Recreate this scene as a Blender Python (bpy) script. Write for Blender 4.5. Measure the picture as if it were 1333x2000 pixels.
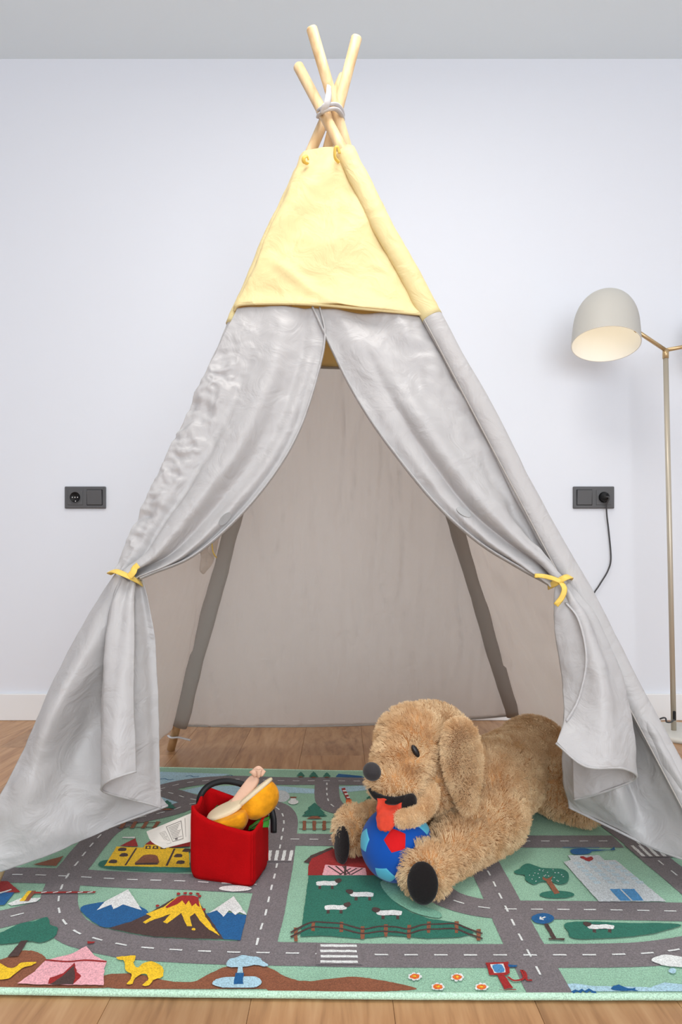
import bpy, bmesh, math, random
from mathutils import Vector, Matrix, noise
random.seed(7)
scene = bpy.context.scene
for o in list(bpy.data.objects): bpy.data.objects.remove(o)

# ------------------------------------------------------------------ camera, world, light, exposure
FPX, CX, HY, CH = 1370.0, 666.5, 1088.0, 0.60      # focal length in px, principal x, horizon y, camera height (m)
cam_d = bpy.data.cameras.new('camera'); cam = bpy.data.objects.new('camera', cam_d)
scene.collection.objects.link(cam); scene.camera = cam
cam_d.sensor_fit = 'HORIZONTAL'; cam_d.sensor_width = 36.0; cam_d.lens = 36.0*FPX/1333.0
cam_d.shift_y = 88.0/1333.0; cam_d.clip_start = 0.02
cam.location = (0, 0, CH); cam.rotation_euler = (math.pi/2, 0, 0)

world = bpy.data.worlds.new('world'); scene.world = world; world.use_nodes = True
bg = world.node_tree.nodes['Background']; bg.inputs[0].default_value = (0.90, 0.95, 1.0, 1); bg.inputs[1].default_value = 1.0

def area(name, loc, rot, sx, sy, power, col):
    l = bpy.data.lights.new(name, 'AREA'); l.shape = 'RECTANGLE'; l.size = sx; l.size_y = sy; l.energy = power; l.color = col
    o = bpy.data.objects.new(name, l); scene.collection.objects.link(o); o.location = loc; o.rotation_euler = rot
    return o
# daylight entering by the wide balcony window in the wall behind the photographer
area('window_daylight', (0.45, -2.22, 1.25), (math.radians(90), 0, 0), 2.5, 2.0, 92, (0.90, 0.95, 1.0))
area('ceiling_fill_light', (0.1, 1.1, 2.40), (0, 0, 0), 0.8, 0.8, 20, (1.0, 0.965, 0.92))  # added overhead fill, brightens the tent inside and behind
vs = scene.view_settings
vs.view_transform = 'Standard'; vs.look = 'None'; vs.exposure = -0.12; vs.gamma = 1.0; vs.use_curve_mapping = False

# ------------------------------------------------------------------ helpers
COL = scene.collection
def lin(r, g, b):
    f = lambda c: (c/255/12.92) if c/255 <= 0.04045 else ((c/255+0.055)/1.055)**2.4
    return (f(r), f(g), f(b), 1)
def V(*a): return Vector(a)
def P(px, py, Y): return V((px-CX)/FPX*Y, Y, CH+(HY-py)/FPX*Y)
RUG_Z = 0.010
def G(px, py, z=RUG_Z):
    Y = (CH-z)*FPX/(py-HY); return V((px-CX)/FPX*Y, Y, z)
def tag(o, label=None, cat=None, group=None, kind=None):
    if label: o['label'] = label
    if cat: o['category'] = cat
    if group: o['group'] = group
    if kind: o['kind'] = kind
    return o
def empty(name, loc=(0,0,0)):
    o = bpy.data.objects.new(name, None); COL.objects.link(o); o.location = loc; o.empty_display_size = 0.05
    return o
def link(name, me, mat=None, parent=None, smooth=False):
    o = bpy.data.objects.new(name, me); COL.objects.link(o)
    if mat is not None and len(me.materials) == 0: me.materials.append(mat)
    if smooth:
        for p in me.polygons: p.use_smooth = True
    if parent is not None:
        o.parent = parent
        bpyloc = parent.location; q = parent
        off = V(0,0,0)
        while q is not None: off += q.location; q = q.parent
        o.location = -off
    return o
def mesh(name, vs_, fs, mat=None, parent=None, smooth=False):
    me = bpy.data.meshes.new(name); me.from_pydata([tuple(v) for v in vs_], [], fs); me.validate(); me.update()
    return link(name, me, mat, parent, smooth)
def frombm(name, bm, mat=None, parent=None, smooth=False):
    me = bpy.data.meshes.new(name); bm.normal_update(); bm.to_mesh(me); bm.free()
    return link(name, me, mat, parent, smooth)
def bm_box(bm, c, s, rot=None, bevel=0.0, seg=2):
    r = bmesh.ops.create_cube(bm, size=1.0)
    vv = r['verts']
    for v in vv:
        v.co = Vector((v.co.x*s[0], v.co.y*s[1], v.co.z*s[2]))
    if bevel > 0:
        es = list({e for v in vv for e in v.link_edges})
        b = bmesh.ops.bevel(bm, geom=es, offset=bevel, segments=seg, affect='EDGES', profile=0.5)
        vv = list({v for f in b['faces'] for v in f.verts} | {v for v in vv if v.is_valid})
    for v in vv:
        if rot is not None: v.co = rot @ v.co
        v.co += Vector(c)
def box(name, c, s, mat, parent=None, bevel=0.0, rot=None):
    bm = bmesh.new(); bm_box(bm, c, s, rot, bevel); return frombm(name, bm, mat, parent)
def tube_geo(pts, rad, n=10, flat=1.0, cap=True, up=None):
    pts = [Vector(p) for p in pts]; rr = rad if isinstance(rad, (list, tuple)) else [rad]*len(pts)
    vs_, fs = [], []
    t0 = (pts[1]-pts[0]).normalized()
    ref = up if up is not None else (V(0,0,1) if abs(t0.z) < 0.9 else V(1,0,0))
    nrm = (ref - t0*ref.dot(t0)).normalized()
    for i, p in enumerate(pts):
        a = pts[max(i-1,0)]; b = pts[min(i+1,len(pts)-1)]; t = (b-a).normalized()
        nrm = (nrm - t*nrm.dot(t)).normalized(); bi = t.cross(nrm)
        for k in range(n):
            an = 2*math.pi*k/n
            vs_.append(p + nrm*math.cos(an)*rr[i]*flat + bi*math.sin(an)*rr[i])
    for i in range(len(pts)-1):
        for k in range(n):
            fs.append((i*n+k, i*n+(k+1)%n, (i+1)*n+(k+1)%n, (i+1)*n+k))
    if cap:
        fs.append(tuple(range(n))[::-1]); fs.append(tuple((len(pts)-1)*n+k for k in range(n)))
    return vs_, fs
def tube(name, pts, rad, mat, parent=None, n=10, flat=1.0, up=None):
    vs_, fs = tube_geo(pts, rad, n, flat, True, up); return mesh(name, vs_, fs, mat, parent, True)
def cr(p0, p1, p2, p3, t):
    return 0.5*((2*p1)+(p2-p0)*t+(2*p0-5*p1+4*p2-p3)*t*t+(3*p1-p0-3*p2+p3)*t**3)
def spline(pts, n):
    pts = [Vector(p) for p in pts]; m = len(pts)-1; out = []
    for i in range(n):
        s = i/(n-1)*m; k = min(int(s), m-1); t = s-k
        a = pts[k-1] if k > 0 else 2*pts[0]-pts[1]
        d = pts[k+2] if k+2 <= m else 2*pts[m]-pts[m-1]
        out.append(cr(a, pts[k], pts[k+1], d, t))
    return out
def loft(name, rows, nu, nv, mat, parent=None, disp=None, thick=0.0012, skip=None, subs=False):
    """rows: list (v direction) of lists (u direction) of points; resampled smoothly, displaced along the normal by disp(u, v, p)."""
    rr = [spline(r, nu) for r in rows]
    cols = [spline([r[i] for r in rr], nv) for i in range(nu)]
    g = [[cols[i][j] for i in range(nu)] for j in range(nv)]
    vs_ = []
    for j in range(nv):
        for i in range(nu):
            p = g[j][i]
            if disp:
                du = g[j][min(i+1,nu-1)]-g[j][max(i-1,0)]; dv = g[min(j+1,nv-1)][i]-g[max(j-1,0)][i]
                n = du.cross(dv)
                if n.length > 1e-12: n.normalize()
                if n.y > 0: n = -n
                p = p + n*disp(i/(nu-1), j/(nv-1), p)
            vs_.append(p)
    fs = [(j*nu+i, j*nu+i+1, (j+1)*nu+i+1, (j+1)*nu+i) for j in range(nv-1) for i in range(nu-1)
          if not (skip and skip((i+.5)/(nu-1), (j+.5)/(nv-1)))]
    o = mesh(name, vs_, fs, mat, parent, True)
    if thick:
        s = o.modifiers.new('thickness', 'SOLIDIFY'); s.thickness = thick; s.offset = 0
    return o
def lathe(name, prof, M, mat, parent=None, n=48, thick=0):
    """prof: (r, z) pairs revolved about local z, placed by matrix M."""
    vs_, fs = [], []
    for r, z in prof:
        for k in range(n):
            a = 2*math.pi*k/n; vs_.append(M @ V(r*math.cos(a), r*math.sin(a), z))
    for i in range(len(prof)-1):
        for k in range(n): fs.append((i*n+k, i*n+(k+1)%n, (i+1)*n+(k+1)%n, (i+1)*n+k))
    o = mesh(name, vs_, fs, mat, parent, True)
    if thick:
        s = o.modifiers.new('thickness', 'SOLIDIFY'); s.thickness = thick; s.offset = -1
    return o
def frame_mat(o, z, x=None):
    z = Vector(z).normalized(); x = Vector(x) if x is not None else (V(1,0,0) if abs(z.x) < 0.9 else V(0,1,0))
    x = (x - z*x.dot(z)).normalized(); y = z.cross(x)
    return Matrix(((x.x,y.x,z.x,o[0]),(x.y,y.y,z.y,o[1]),(x.z,y.z,z.z,o[2]),(0,0,0,1)))
def ell_geo(bm, c, r, M=None, sub=3):
    b = bmesh.ops.create_icosphere(bm, subdivisions=sub, radius=1.0)
    for v in b['verts']:
        q = V(v.co.x*r[0], v.co.y*r[1], v.co.z*r[2])
        if M is not None: q = M.to_3x3() @ q
        v.co = q + Vector(c)
    return b['verts']
def fbm(p, s, o=3):
    return noise.fractal(Vector(p)*s, 1.0, 2.0, o)

# ------------------------------------------------------------------ materials
def nmat(name):
    m = bpy.data.materials.new(name); m.use_nodes = True; nt = m.node_tree
    return m, nt, nt.nodes, nt.links, nt.nodes['Principled BSDF']
def basic(name, col, rough=0.6, metal=0.0, spec=0.5, bump=None, vary=None, sheen=0.0, coat=0.0):
    """bump = (scale, strength, distance); vary = (scale, amount)"""
    m, nt, N, L, b = nmat(name)
    b.inputs['Base Color'].default_value = col; b.inputs['Roughness'].default_value = rough
    b.inputs['Metallic'].default_value = metal; b.inputs['Specular IOR Level'].default_value = spec
    b.inputs['Sheen Weight'].default_value = sheen; b.inputs['Coat Weight'].default_value = coat
    tc = N.new('ShaderNodeTexCoord')
    if vary:
        n = N.new('ShaderNodeTexNoise'); n.inputs['Scale'].default_value = vary[0]; n.inputs['Detail'].default_value = 4
        L.new(tc.outputs['Object'], n.inputs['Vector'])
        r = N.new('ShaderNodeMapRange'); r.inputs[1].default_value = 0.25; r.inputs[2].default_value = 0.75
        r.inputs[3].default_value = 1-vary[1]; r.inputs[4].default_value = 1+vary[1]
        L.new(n.outputs['Fac'], r.inputs[0])
        mx = N.new('ShaderNodeVectorMath'); mx.operation = 'SCALE'; mx.inputs[0].default_value = col[:3]
        L.new(r.outputs[0], mx.inputs['Scale']); L.new(mx.outputs[0], b.inputs['Base Color'])
    if bump:
        n = N.new('ShaderNodeTexNoise'); n.inputs['Scale'].default_value = bump[0]; n.inputs['Detail'].default_value = 5
        L.new(tc.outputs['Object'], n.inputs['Vector'])
        bp = N.new('ShaderNodeBump'); bp.inputs['Strength'].default_value = bump[1]; bp.inputs['Distance'].default_value = bump[2]
        L.new(n.outputs['Fac'], bp.inputs['Height']); L.new(bp.outputs[0], b.inputs['Normal'])
    return m
def cloth(name, col, trans_col, trans=0.35, rough=0.55, wr=1.0):
    m, nt, N, L, b = nmat(name)
    b.inputs['Base Color'].default_value = col; b.inputs['Roughness'].default_value = rough
    b.inputs['Specular IOR Level'].default_value = 0.5; b.inputs['Sheen Weight'].default_value = 0.08
    tc = N.new('ShaderNodeTexCoord')
    n1 = N.new('ShaderNodeTexNoise'); n1.inputs['Scale'].default_value = 16; n1.inputs['Detail'].default_value = 4; n1.inputs['Distortion'].default_value = 1.6
    n2 = N.new('ShaderNodeTexWave'); n2.inputs['Scale'].default_value = 420; n2.inputs['Distortion'].default_value = 0.4
    L.new(tc.outputs['Object'], n1.inputs['Vector']); L.new(tc.outputs['Object'], n2.inputs['Vector'])
    b1 = N.new('ShaderNodeBump'); b1.inputs['Strength'].default_value = 0.42*wr; b1.inputs['Distance'].default_value = 0.012
    b2 = N.new('ShaderNodeBump'); b2.inputs['Strength'].default_value = 0.06; b2.inputs['Distance'].default_value = 0.0006
    L.new(n1.outputs['Fac'], b1.inputs['Height']); L.new(n2.outputs['Fac'], b2.inputs['Height'])
    L.new(b1.outputs[0], b2.inputs['Normal']); L.new(b2.outputs[0], b.inputs['Normal'])
    t = N.new('ShaderNodeBsdfTranslucent'); t.inputs[0].default_value = trans_col
    mx = N.new('ShaderNodeMixShader'); mx.inputs[0].default_value = trans
    L.new(b.outputs[0], mx.inputs[1]); L.new(t.outputs[0], mx.inputs[2])
    L.new(mx.outputs[0], N['Material Output'].inputs['Surface'])
    return m
def wood_floor():
    m, nt, N, L, b = nmat('oak_plank')
    tc = N.new('ShaderNodeTexCoord'); oi = N.new('ShaderNodeObjectInfo')
    sc = N.new('ShaderNodeVectorMath'); sc.operation = 'MULTIPLY'; sc.inputs[1].default_value = (1.0, 0.085, 1.0)
    of = N.new('ShaderNodeVectorMath'); of.operation = 'ADD'
    k = N.new('ShaderNodeMath'); k.operation = 'MULTIPLY'; k.inputs[1].default_value = 37.0
    L.new(oi.outputs['Random'], k.inputs[0]); L.new(tc.outputs['Object'], sc.inputs[0]); L.new(sc.outputs[0], of.inputs[0]); L.new(k.outputs[0], of.inputs[1])
    n1 = N.new('ShaderNodeTexNoise'); n1.inputs['Scale'].default_value = 26; n1.inputs['Detail'].default_value = 7; n1.inputs['Distortion'].default_value = 1.4
    n2 = N.new('ShaderNodeTexNoise'); n2.inputs['Scale'].default_value = 150; n2.inputs['Detail'].default_value = 3
    L.new(of.outputs[0], n1.inputs['Vector']); L.new(of.outputs[0], n2.inputs['Vector'])
    r = N.new('ShaderNodeValToRGB'); e = r.color_ramp.elements
    e[0].position = 0.28; e[0].color = lin(140, 98, 64); e[1].position = 0.75; e[1].color = lin(200, 158, 116)
    x = e.new(0.5); x.color = lin(180, 134, 92)
    ad = N.new('ShaderNodeMath'); ad.operation = 'MULTIPLY_ADD'; ad.inputs[1].default_value = 0.28
    L.new(n2.outputs['Fac'], ad.inputs[0])
    m1 = N.new('ShaderNodeMath'); m1.operation = 'MULTIPLY'; m1.inputs[1].default_value = 0.75
    L.new(n1.outputs['Fac'], m1.inputs[0]); L.new(m1.outputs[0], ad.inputs[2]); L.new(ad.outputs[0], r.inputs[0])
    hv = N.new('ShaderNodeHueSaturation'); mr = N.new('ShaderNodeMapRange')
    mr.inputs[3].default_value = 0.86; mr.inputs[4].default_value = 1.12
    L.new(oi.outputs['Random'], mr.inputs[0]); L.new(mr.outputs[0], hv.inputs['Value']); L.new(r.outputs[0], hv.inputs['Color'])
    L.new(hv.outputs[0], b.inputs['Base Color']); b.inputs['Roughness'].default_value = 0.42
    bp = N.new('ShaderNodeBump'); bp.inputs['Strength'].default_value = 0.15; bp.inputs['Distance'].default_value = 0.001
    L.new(n2.outputs['Fac'], bp.inputs['Height']); L.new(bp.outputs[0], b.inputs['Normal'])
    return m
def pole_wood():
    m, nt, N, L, b = nmat('pine_pole')
    tc = N.new('ShaderNodeTexCoord'); sc = N.new('ShaderNodeVectorMath'); sc.operation = 'MULTIPLY'; sc.inputs[1].default_value = (60, 60, 4)
    n = N.new('ShaderNodeTexNoise'); n.inputs['Scale'].default_value = 1.0; n.inputs['Detail'].default_value = 4
    L.new(tc.outputs['Object'], sc.inputs[0]); L.new(sc.outputs[0], n.inputs['Vector'])
    r = N.new('ShaderNodeValToRGB'); e = r.color_ramp.elements
    e[0].position = .3; e[0].color = lin(205, 165, 115); e[1].position = .7; e[1].color = lin(238, 210, 165)
    L.new(n.outputs['Fac'], r.inputs[0]); L.new(r.outputs[0], b.inputs['Base Color']); b.inputs['Roughness'].default_value = 0.4
    return m
_pc = {}
def pile(name, rgb):
    if name in _pc: return _pc[name]
    m, nt, N, L, b = nmat('rug_'+name); c = lin(*rgb)
    tc = N.new('ShaderNodeTexCoord'); n = N.new('ShaderNodeTexNoise'); n.inputs['Scale'].default_value = 520; n.inputs['Detail'].default_value = 2
    n3 = N.new('ShaderNodeTexNoise'); n3.inputs['Scale'].default_value = 9; n3.inputs['Detail'].default_value = 3
    L.new(tc.outputs['Object'], n.inputs['Vector']); L.new(tc.outputs['Object'], n3.inputs['Vector'])
    r = N.new('ShaderNodeMapRange'); r.inputs[1].default_value = .3; r.inputs[2].default_value = .7; r.inputs[3].default_value = .72; r.inputs[4].default_value = 1.28
    r3 = N.new('ShaderNodeMapRange'); r3.inputs[1].default_value = .3; r3.inputs[2].default_value = .7; r3.inputs[3].default_value = .93; r3.inputs[4].default_value = 1.07
    L.new(n.outputs['Fac'], r.inputs[0]); L.new(n3.outputs['Fac'], r3.inputs[0])
    mu = N.new('ShaderNodeMath'); mu.operation = 'MULTIPLY'; L.new(r.outputs[0], mu.inputs[0]); L.new(r3.outputs[0], mu.inputs[1])
    s = N.new('ShaderNodeVectorMath'); s.operation = 'SCALE'; s.inputs[0].default_value = c[:3]
    L.new(mu.outputs[0], s.inputs['Scale']); L.new(s.outputs[0], b.inputs['Base Color'])
    b.inputs['Roughness'].default_value = 0.95; b.inputs['Specular IOR Level'].default_value = 0.1; b.inputs['Sheen Weight'].default_value = 0.1
    bp = N.new('ShaderNodeBump'); bp.inputs['Strength'].default_value = .5; bp.inputs['Distance'].default_value = .0015
    L.new(n.outputs['Fac'], bp.inputs['Height']); L.new(bp.outputs[0], b.inputs['Normal'])
    _pc[name] = m; return m
def fur_mat(name, dark, light, scale=22):
    m, nt, N, L, b = nmat(name)
    tc = N.new('ShaderNodeTexCoord'); n = N.new('ShaderNodeTexNoise'); n.inputs['Scale'].default_value = scale; n.inputs['Detail'].default_value = 4
    L.new(tc.outputs['Object'], n.inputs['Vector'])
    r = N.new('ShaderNodeValToRGB'); e = r.color_ramp.elements
    e[0].position = .32; e[0].color = dark; e[1].position = .68; e[1].color = light
    L.new(n.outputs['Fac'], r.inputs[0]); L.new(r.outputs[0], b.inputs['Base Color'])
    b.inputs['Roughness'].default_value = 0.75; b.inputs['Specular IOR Level'].default_value = 0.2; b.inputs['Sheen Weight'].default_value = 0.15
    return m

M_wall = basic('wall_paint', lin(231, 234, 241), 0.8, bump=(90, 0.05, 0.002))
M_ceil = basic('ceiling_paint', lin(238, 247, 251), 0.9)
M_base = basic('white_lacquer', lin(240, 240, 240), 0.4)
M_sub = basic('subfloor', lin(70, 50, 35), 0.9)
M_floor = wood_floor()
M_pole = pole_wood()
M_grey = cloth('grey_polyester', lin(198, 196, 196), lin(215, 206, 198), 0.20, rough=.42)
M_greyin = cloth('grey_polyester_wall', lin(222, 218, 215), lin(252, 246, 240), 0.68, wr=1.0)
M_sleeve = cloth('shaded_double_cloth', lin(176, 169, 163), lin(180, 170, 160), 0.08, wr=.5)  # double cloth, less translucent; darker grey also holds the shade inside the tent
M_yel = cloth('yellow_polyester', lin(244, 228, 170), lin(250, 208, 105), 0.25)
M_yel2 = cloth('yellow_ribbon', lin(243, 206, 96), lin(240, 200, 90), 0.1)
M_cord = basic('grey_cord', lin(212, 210, 211), 0.8)
M_velcro = basic('grey_velcro', lin(172, 172, 172), 0.95, bump=(900, .6, .001))
M_black = basic('black_plastic', lin(20, 20, 22), 0.5, spec=.3)
M_anth = basic('anthracite_plastic', lin(86, 86, 88), 0.45)
M_steel = basic('steel_contact', lin(225, 225, 225), 0.3, metal=0.9)
M_brass = basic('brushed_brass', lin(200, 172, 130), 0.35, metal=0.6)
M_champ = basic('champagne_pole', lin(196, 186, 168), 0.35, metal=0.35)
M_shade = basic('greige_shade', lin(194, 191, 183), 0.55)
M_shadein = basic('shade_lining', lin(250, 247, 238), 0.6)
M_cordblk = basic('dark_grey_cord', lin(66, 66, 68), 0.6)
M_glassframe = basic('window_frame_white', lin(238, 238, 238), 0.5)

# ------------------------------------------------------------------ the room
WY = 2.585; CZ = 2.436; XL, XR, YB = -2.4, 2.6, -2.3
def st(o): o['kind'] = 'structure'; return o
st(box('wall_back', ((XL+XR)/2, WY+.06, CZ/2), (XR-XL+.24, .12, CZ), M_wall))
st(box('wall_left', (XL-.06, (WY+YB)/2, CZ/2), (.12, WY-YB, CZ), M_wall))
st(box('wall_right', (XR+.06, (WY+YB)/2, CZ/2), (.12, WY-YB, CZ), M_wall))
st(box('ceiling', ((XL+XR)/2, (WY+YB)/2, CZ+.06), (XR-XL+.24, WY-YB+.24, .12), M_ceil))
bm = bmesh.new()   # wall behind the photographer with its window opening
bm_box(bm, (-1.63, YB-.06, CZ/2), (1.54, .12, CZ)); bm_box(bm, (2.18, YB-.06, CZ/2), (.84, .12, CZ))
bm_box(bm, (.45, YB-.06, 2.375), (2.62, .12, .122)); bm_box(bm, (.45, YB-.06, .08), (2.62, .12, .16))
st(frombm('wall_front', bm, M_wall))
bm = bmesh.new()
for x in (-.83, .45, 1.73): bm_box(bm, (x, YB-.05, 1.237), (.06, .06, 2.15))
for z in (.19, 2.285): bm_box(bm, (.45, YB-.05, z), (2.62, .06, .06))
st(frombm('window_1', bm, M_glassframe))
for s, (c, sz) in {'back': (((XL+XR)/2, WY-.007, .049), (XR-XL, .014, .098)), 'left': ((XL+.007, (WY+YB)/2-.01, .049), (.014, WY-YB-.03, .098)),
              'right': ((XR-.007, (WY+YB)/2-.01, .049), (.014, WY-YB-.03, .098))}.items():
    st(box('baseboard_'+s, c, sz, M_base, bevel=.003))
floor = st(box('floor', ((XL+XR)/2, (WY+YB)/2, -.03), (XR-XL, WY-YB, .04), M_sub))
PW, PL = 0.192, 1.29
bm = bmesh.new(); bm_box(bm, (0, 0, 0), (PW-.0005, PL-.0005, .010), bevel=.0005, seg=1)
pm = bpy.data.meshes.new('plank'); bm.to_mesh(pm); bm.free(); pm.materials.append(M_floor)
i = 0; x = XL+.07
while x < XR:
    y = YB + random.uniform(.1, PL*.9) - PL/2
    while y - PL/2 < WY:
        o = bpy.data.objects.new('plank', pm); COL.objects.link(o); o.parent = floor
        y0 = max(y-PL/2, YB); y1 = min(y+PL/2, WY)
        if y1-y0 > .06:
            o.location = (x, (y0+y1)/2, -.005); o.scale = (1, (y1-y0)/PL, 1)
            x0 = max(x-PW/2, XL); x1 = min(x+PW/2, XR); o.location.x = (x0+x1)/2; o.scale.x = (x1-x0)/PW
        else: bpy.data.objects.remove(o)
        y += PL
    x += PW

# ------------------------------------------------------------------ play teepee
POLE_R = 0.0125
def lerp(a, b, t): return a+(b-a)*t
def mkpole(bot, tpx, tpy, Ycross, pyc=225):
    lo, hi = 1.2, 2.2
    for _ in range(50):
        Yt = (lo+hi)/2; top = P(tpx, tpy, Yt)
        s = max(0, 0); a, b = 0.0, 1.0
        for _ in range(40):
            m = (a+b)/2; q = lerp(bot, top, m)
            if HY-(q.z-CH)/q.y*FPX > pyc: a = m
            else: b = m
        if lerp(bot, top, a).y < Ycross: lo = Yt
        else: hi = Yt
    return bot, top
RZ = RUG_Z
POLES = {'FL': mkpole(G(-25, 1750, RZ), 672, 148, 1.690), 'FR': mkpole(G(1455, 1768, RZ), 582, 128, 1.612),
         'BL': mkpole(G(334, 1466, 0), 698, 70, 1.664), 'BR': mkpole(V(.60, 2.33, 0), 608, 52, 1.638)}
def pz(k, z):
    b, t = POLES[k]; return lerp(b, t, (z-b.z)/(t.z-b.z))
tent = tag(empty('play_teepee', (0, 1.7, 0)), 'grey fabric play teepee with a yellow top and wooden poles', 'teepee')
poles = {}
for k in ('FL', 'FR', 'BL', 'BR'):
    b, t = POLES[k]; d = (t-b).normalized()
    pts = [b + V(0,0,.004), lerp(b, t, .5), t-d*.004, t]
    poles[k] = tube('pole', pts, [POLE_R, POLE_R, POLE_R, POLE_R-.003], M_pole, tent, 20)
HEM = 1.112; TOPZ = 1.50; ROOM_C = V(.02, 1.72, 0)
# outward pole offset so the cloth wraps round the outside of the poles
def edge(k, z, out=.017):
    p = pz(k, z); c = V(0, 1.7, z); d = (p-c); d.z = 0; d.normalize(); return p+d*out
def panel_rows(k1, k2, z0, z1, nz, sag, out=.017, z0b=None):
    rows = []
    for j in range(nz):
        t = j/(nz-1); row = []
        a = edge(k1, lerp(z0, z1, t), out); b = edge(k2, lerp(z0b if z0b is not None else z0, z1, t), out)
        mid = V(0, 1.7, 0)
        for i in range(7):
            u = i/6; p = lerp(a, b, u); w = 4*u*(1-u)
            d = V(mid.x-p.x, mid.y-p.y, 0)
            if d.length > 0: d.normalize()
            row.append(p + d*sag*w*(0.4+.6*math.sin(math.pi*(.15+.7*t))))
        rows.append(row)
    return rows
def wrink(amp, s=9.0, sx=1.0):
    def f(u, v, p):
        return amp*(fbm((p.x*sx, p.y*sx, p.z*.55), s, 3)) + amp*.5*fbm((p.x*1.3+7, p.y*1.3, p.z), s*2.2, 2)
    return f
def yel_front(u, v, p):
    d = .0100*math.sin((u*1.1+v*1.5)*9+1.2*fbm((p.x, p.y, p.z), 4))*math.sin(math.pi*min(1, v*1.1))*math.sin(math.pi*u)
    d += .006*math.exp(-((u-.33-.35*(v-.72)/.28)/.05)**2)*(v > .62)*min(1, (v-.62)/.1)
    return d + .004*fbm((p.x, p.y, p.z), 12) + .006*math.exp(-((v-1)/.05)**2)
# yellow top: front with its slanting upper rim, then sides and back
FPL = (pz('FL', 0.0), pz('FR', 0.0), (pz('FL', 1.5)+pz('FR', 1.5))/2)
fn = (FPL[1]-FPL[0]).cross(FPL[2]-FPL[0]).normalized()
if fn.y > 0: fn = -fn
def F(px, py, off=0.0):
    r = V((px-CX)/FPX, 1.0, (HY-py)/FPX); o = V(0, 0, CH)
    t = (FPL[0]-o).dot(fn)/r.dot(fn); return o + r*t + fn*off
rows = [[F(586, 308, .004), F(598, 306, .016), F(625, 305, .022), F(652, 304, .026), F(668, 300, .026), F(684, 296, .020)],
        [F(560, 374, .002), F(572, 373, .016), F(610, 372, .022), F(655, 374, .026), F(692, 374, .026), F(717, 374, .019)],
        [F(525, 453, .002), F(538, 453, .016), F(590, 454, .020), F(655, 458, .024), F(714, 460, .025), F(753, 460, .019)],
        [F(490, 539, .002), F(504, 539, .016), F(570, 540, .020), F(655, 548, .024), F(740, 548, .025), F(792, 546, .019)],
        [F(459, 610, .002), F(473, 606, .016), F(545, 607, .022), F(625, 613, .028), F(735, 623, .028), F(832, 628, .020)]]
cap = loft('front_cap_panel', rows, 90, 90, M_yel, tent, yel_front)
tag(cap, 'pale yellow front panel of the teepee top')
# stitched hem of the cap
tube('cap_hem', spline([q + fn*.004 for q in rows[-1]], 60), .0032, M_yel, cap, 8)
# triangular bulge seam beside the right front pole
for k1, k2 in (('FL', 'BL'), ('BL', 'BR'), ('BR', 'FR')):
    rows2 = panel_rows(k1, k2, HEM-.01, TOPZ, 6, .015)
    loft('cap_panel', rows2, 40, 40, M_yel, tent, wrink(.004))
# sleeves (pole tunnels): yellow above, grey below
def sleeve(k, z0, z1, mat, rad, out, name, par, flat=1.0):
    n = 40; pts = []
    for i in range(n):
        z = lerp(z0, z1, i/(n-1)); p = edge(k, z, out)
        pts.append(p + V(fbm((z, 1, ord(k[0])), 5)*.006, 0, 0))
    rr = [rad*(1+.12*fbm((i*.3, 3, ord(k[1])), 1.0)) for i in range(n)]
    return tube(name, pts, rr, mat, par, 20, flat, up=V(0, -1, 0))
for k in ('FL', 'FR', 'BL', 'BR'):
    zt = {'FL': 1.50, 'FR': 1.515, 'BL': 1.50, 'BR': 1.49}[k]
    sleeve(k, HEM-.008, zt, M_yel, .0165 if k != 'FR' else .0225, .004 if k != 'FR' else .002, 'cap_sleeve', tent, 1.0 if k != 'FR' else .66)
sl = {}
sl['FR'] = sleeve('FR', .03, HEM+.01, M_grey, .0215, .002, 'pole_sleeve', tent, .66)
sl['FL'] = sleeve('FL', .53, HEM+.01, M_grey, .0165, .000, 'pole_sleeve', tent)
sl['BL'] = sleeve('BL', .085, HEM+.01, M_sleeve, .0255, -.006, 'pole_sleeve', tent, .58)
sl['BR'] = sleeve('BR', .085, HEM+.01, M_sleeve, .0255, -.006, 'pole_sleeve', tent, .58)
# seam piping along the right front pole
tube('seam', [edge('FR', lerp(1.10, .06, i/30), .0) + V(-.0195, -.0105, -.004) for i in range(31)], .0014, M_sleeve, sl['FR'], 6)
# back and side walls of the tent
def backw(u, v, p):
    return .006*fbm((p.x*3.2, p.y, p.z*.45), 5, 3) + .004*fbm((p.x*8, p.y, p.z*.8), 6, 2) - .0035*math.exp(-((fbm((p.x*2, 0, p.z*.4+3), 3))/.025)**2) - .002*math.exp(-((fbm((p.x*3, 4, p.z*.6+1), 4))/.02)**2)
rows = panel_rows('BL', 'BR', .075, HEM, 8, -.03)
for i, q in enumerate(rows[0]): q.z += -.022*math.sin(math.pi*i/6)+.006
back = loft('back_panel', rows, 110, 110, M_greyin, tent, backw)
tube('bottom_hem', spline([q + V(0, -.003, 0) for q in rows[0]], 60), .003, M_sleeve, back, 6)
tube('top_hem', spline([q + V(0, -.02, -.012) for q in rows[-1]], 40), .007, M_sleeve, back, 8, .5)
rows = panel_rows('FL', 'BL', .045, HEM, 8, .03, z0b=.075)
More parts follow.
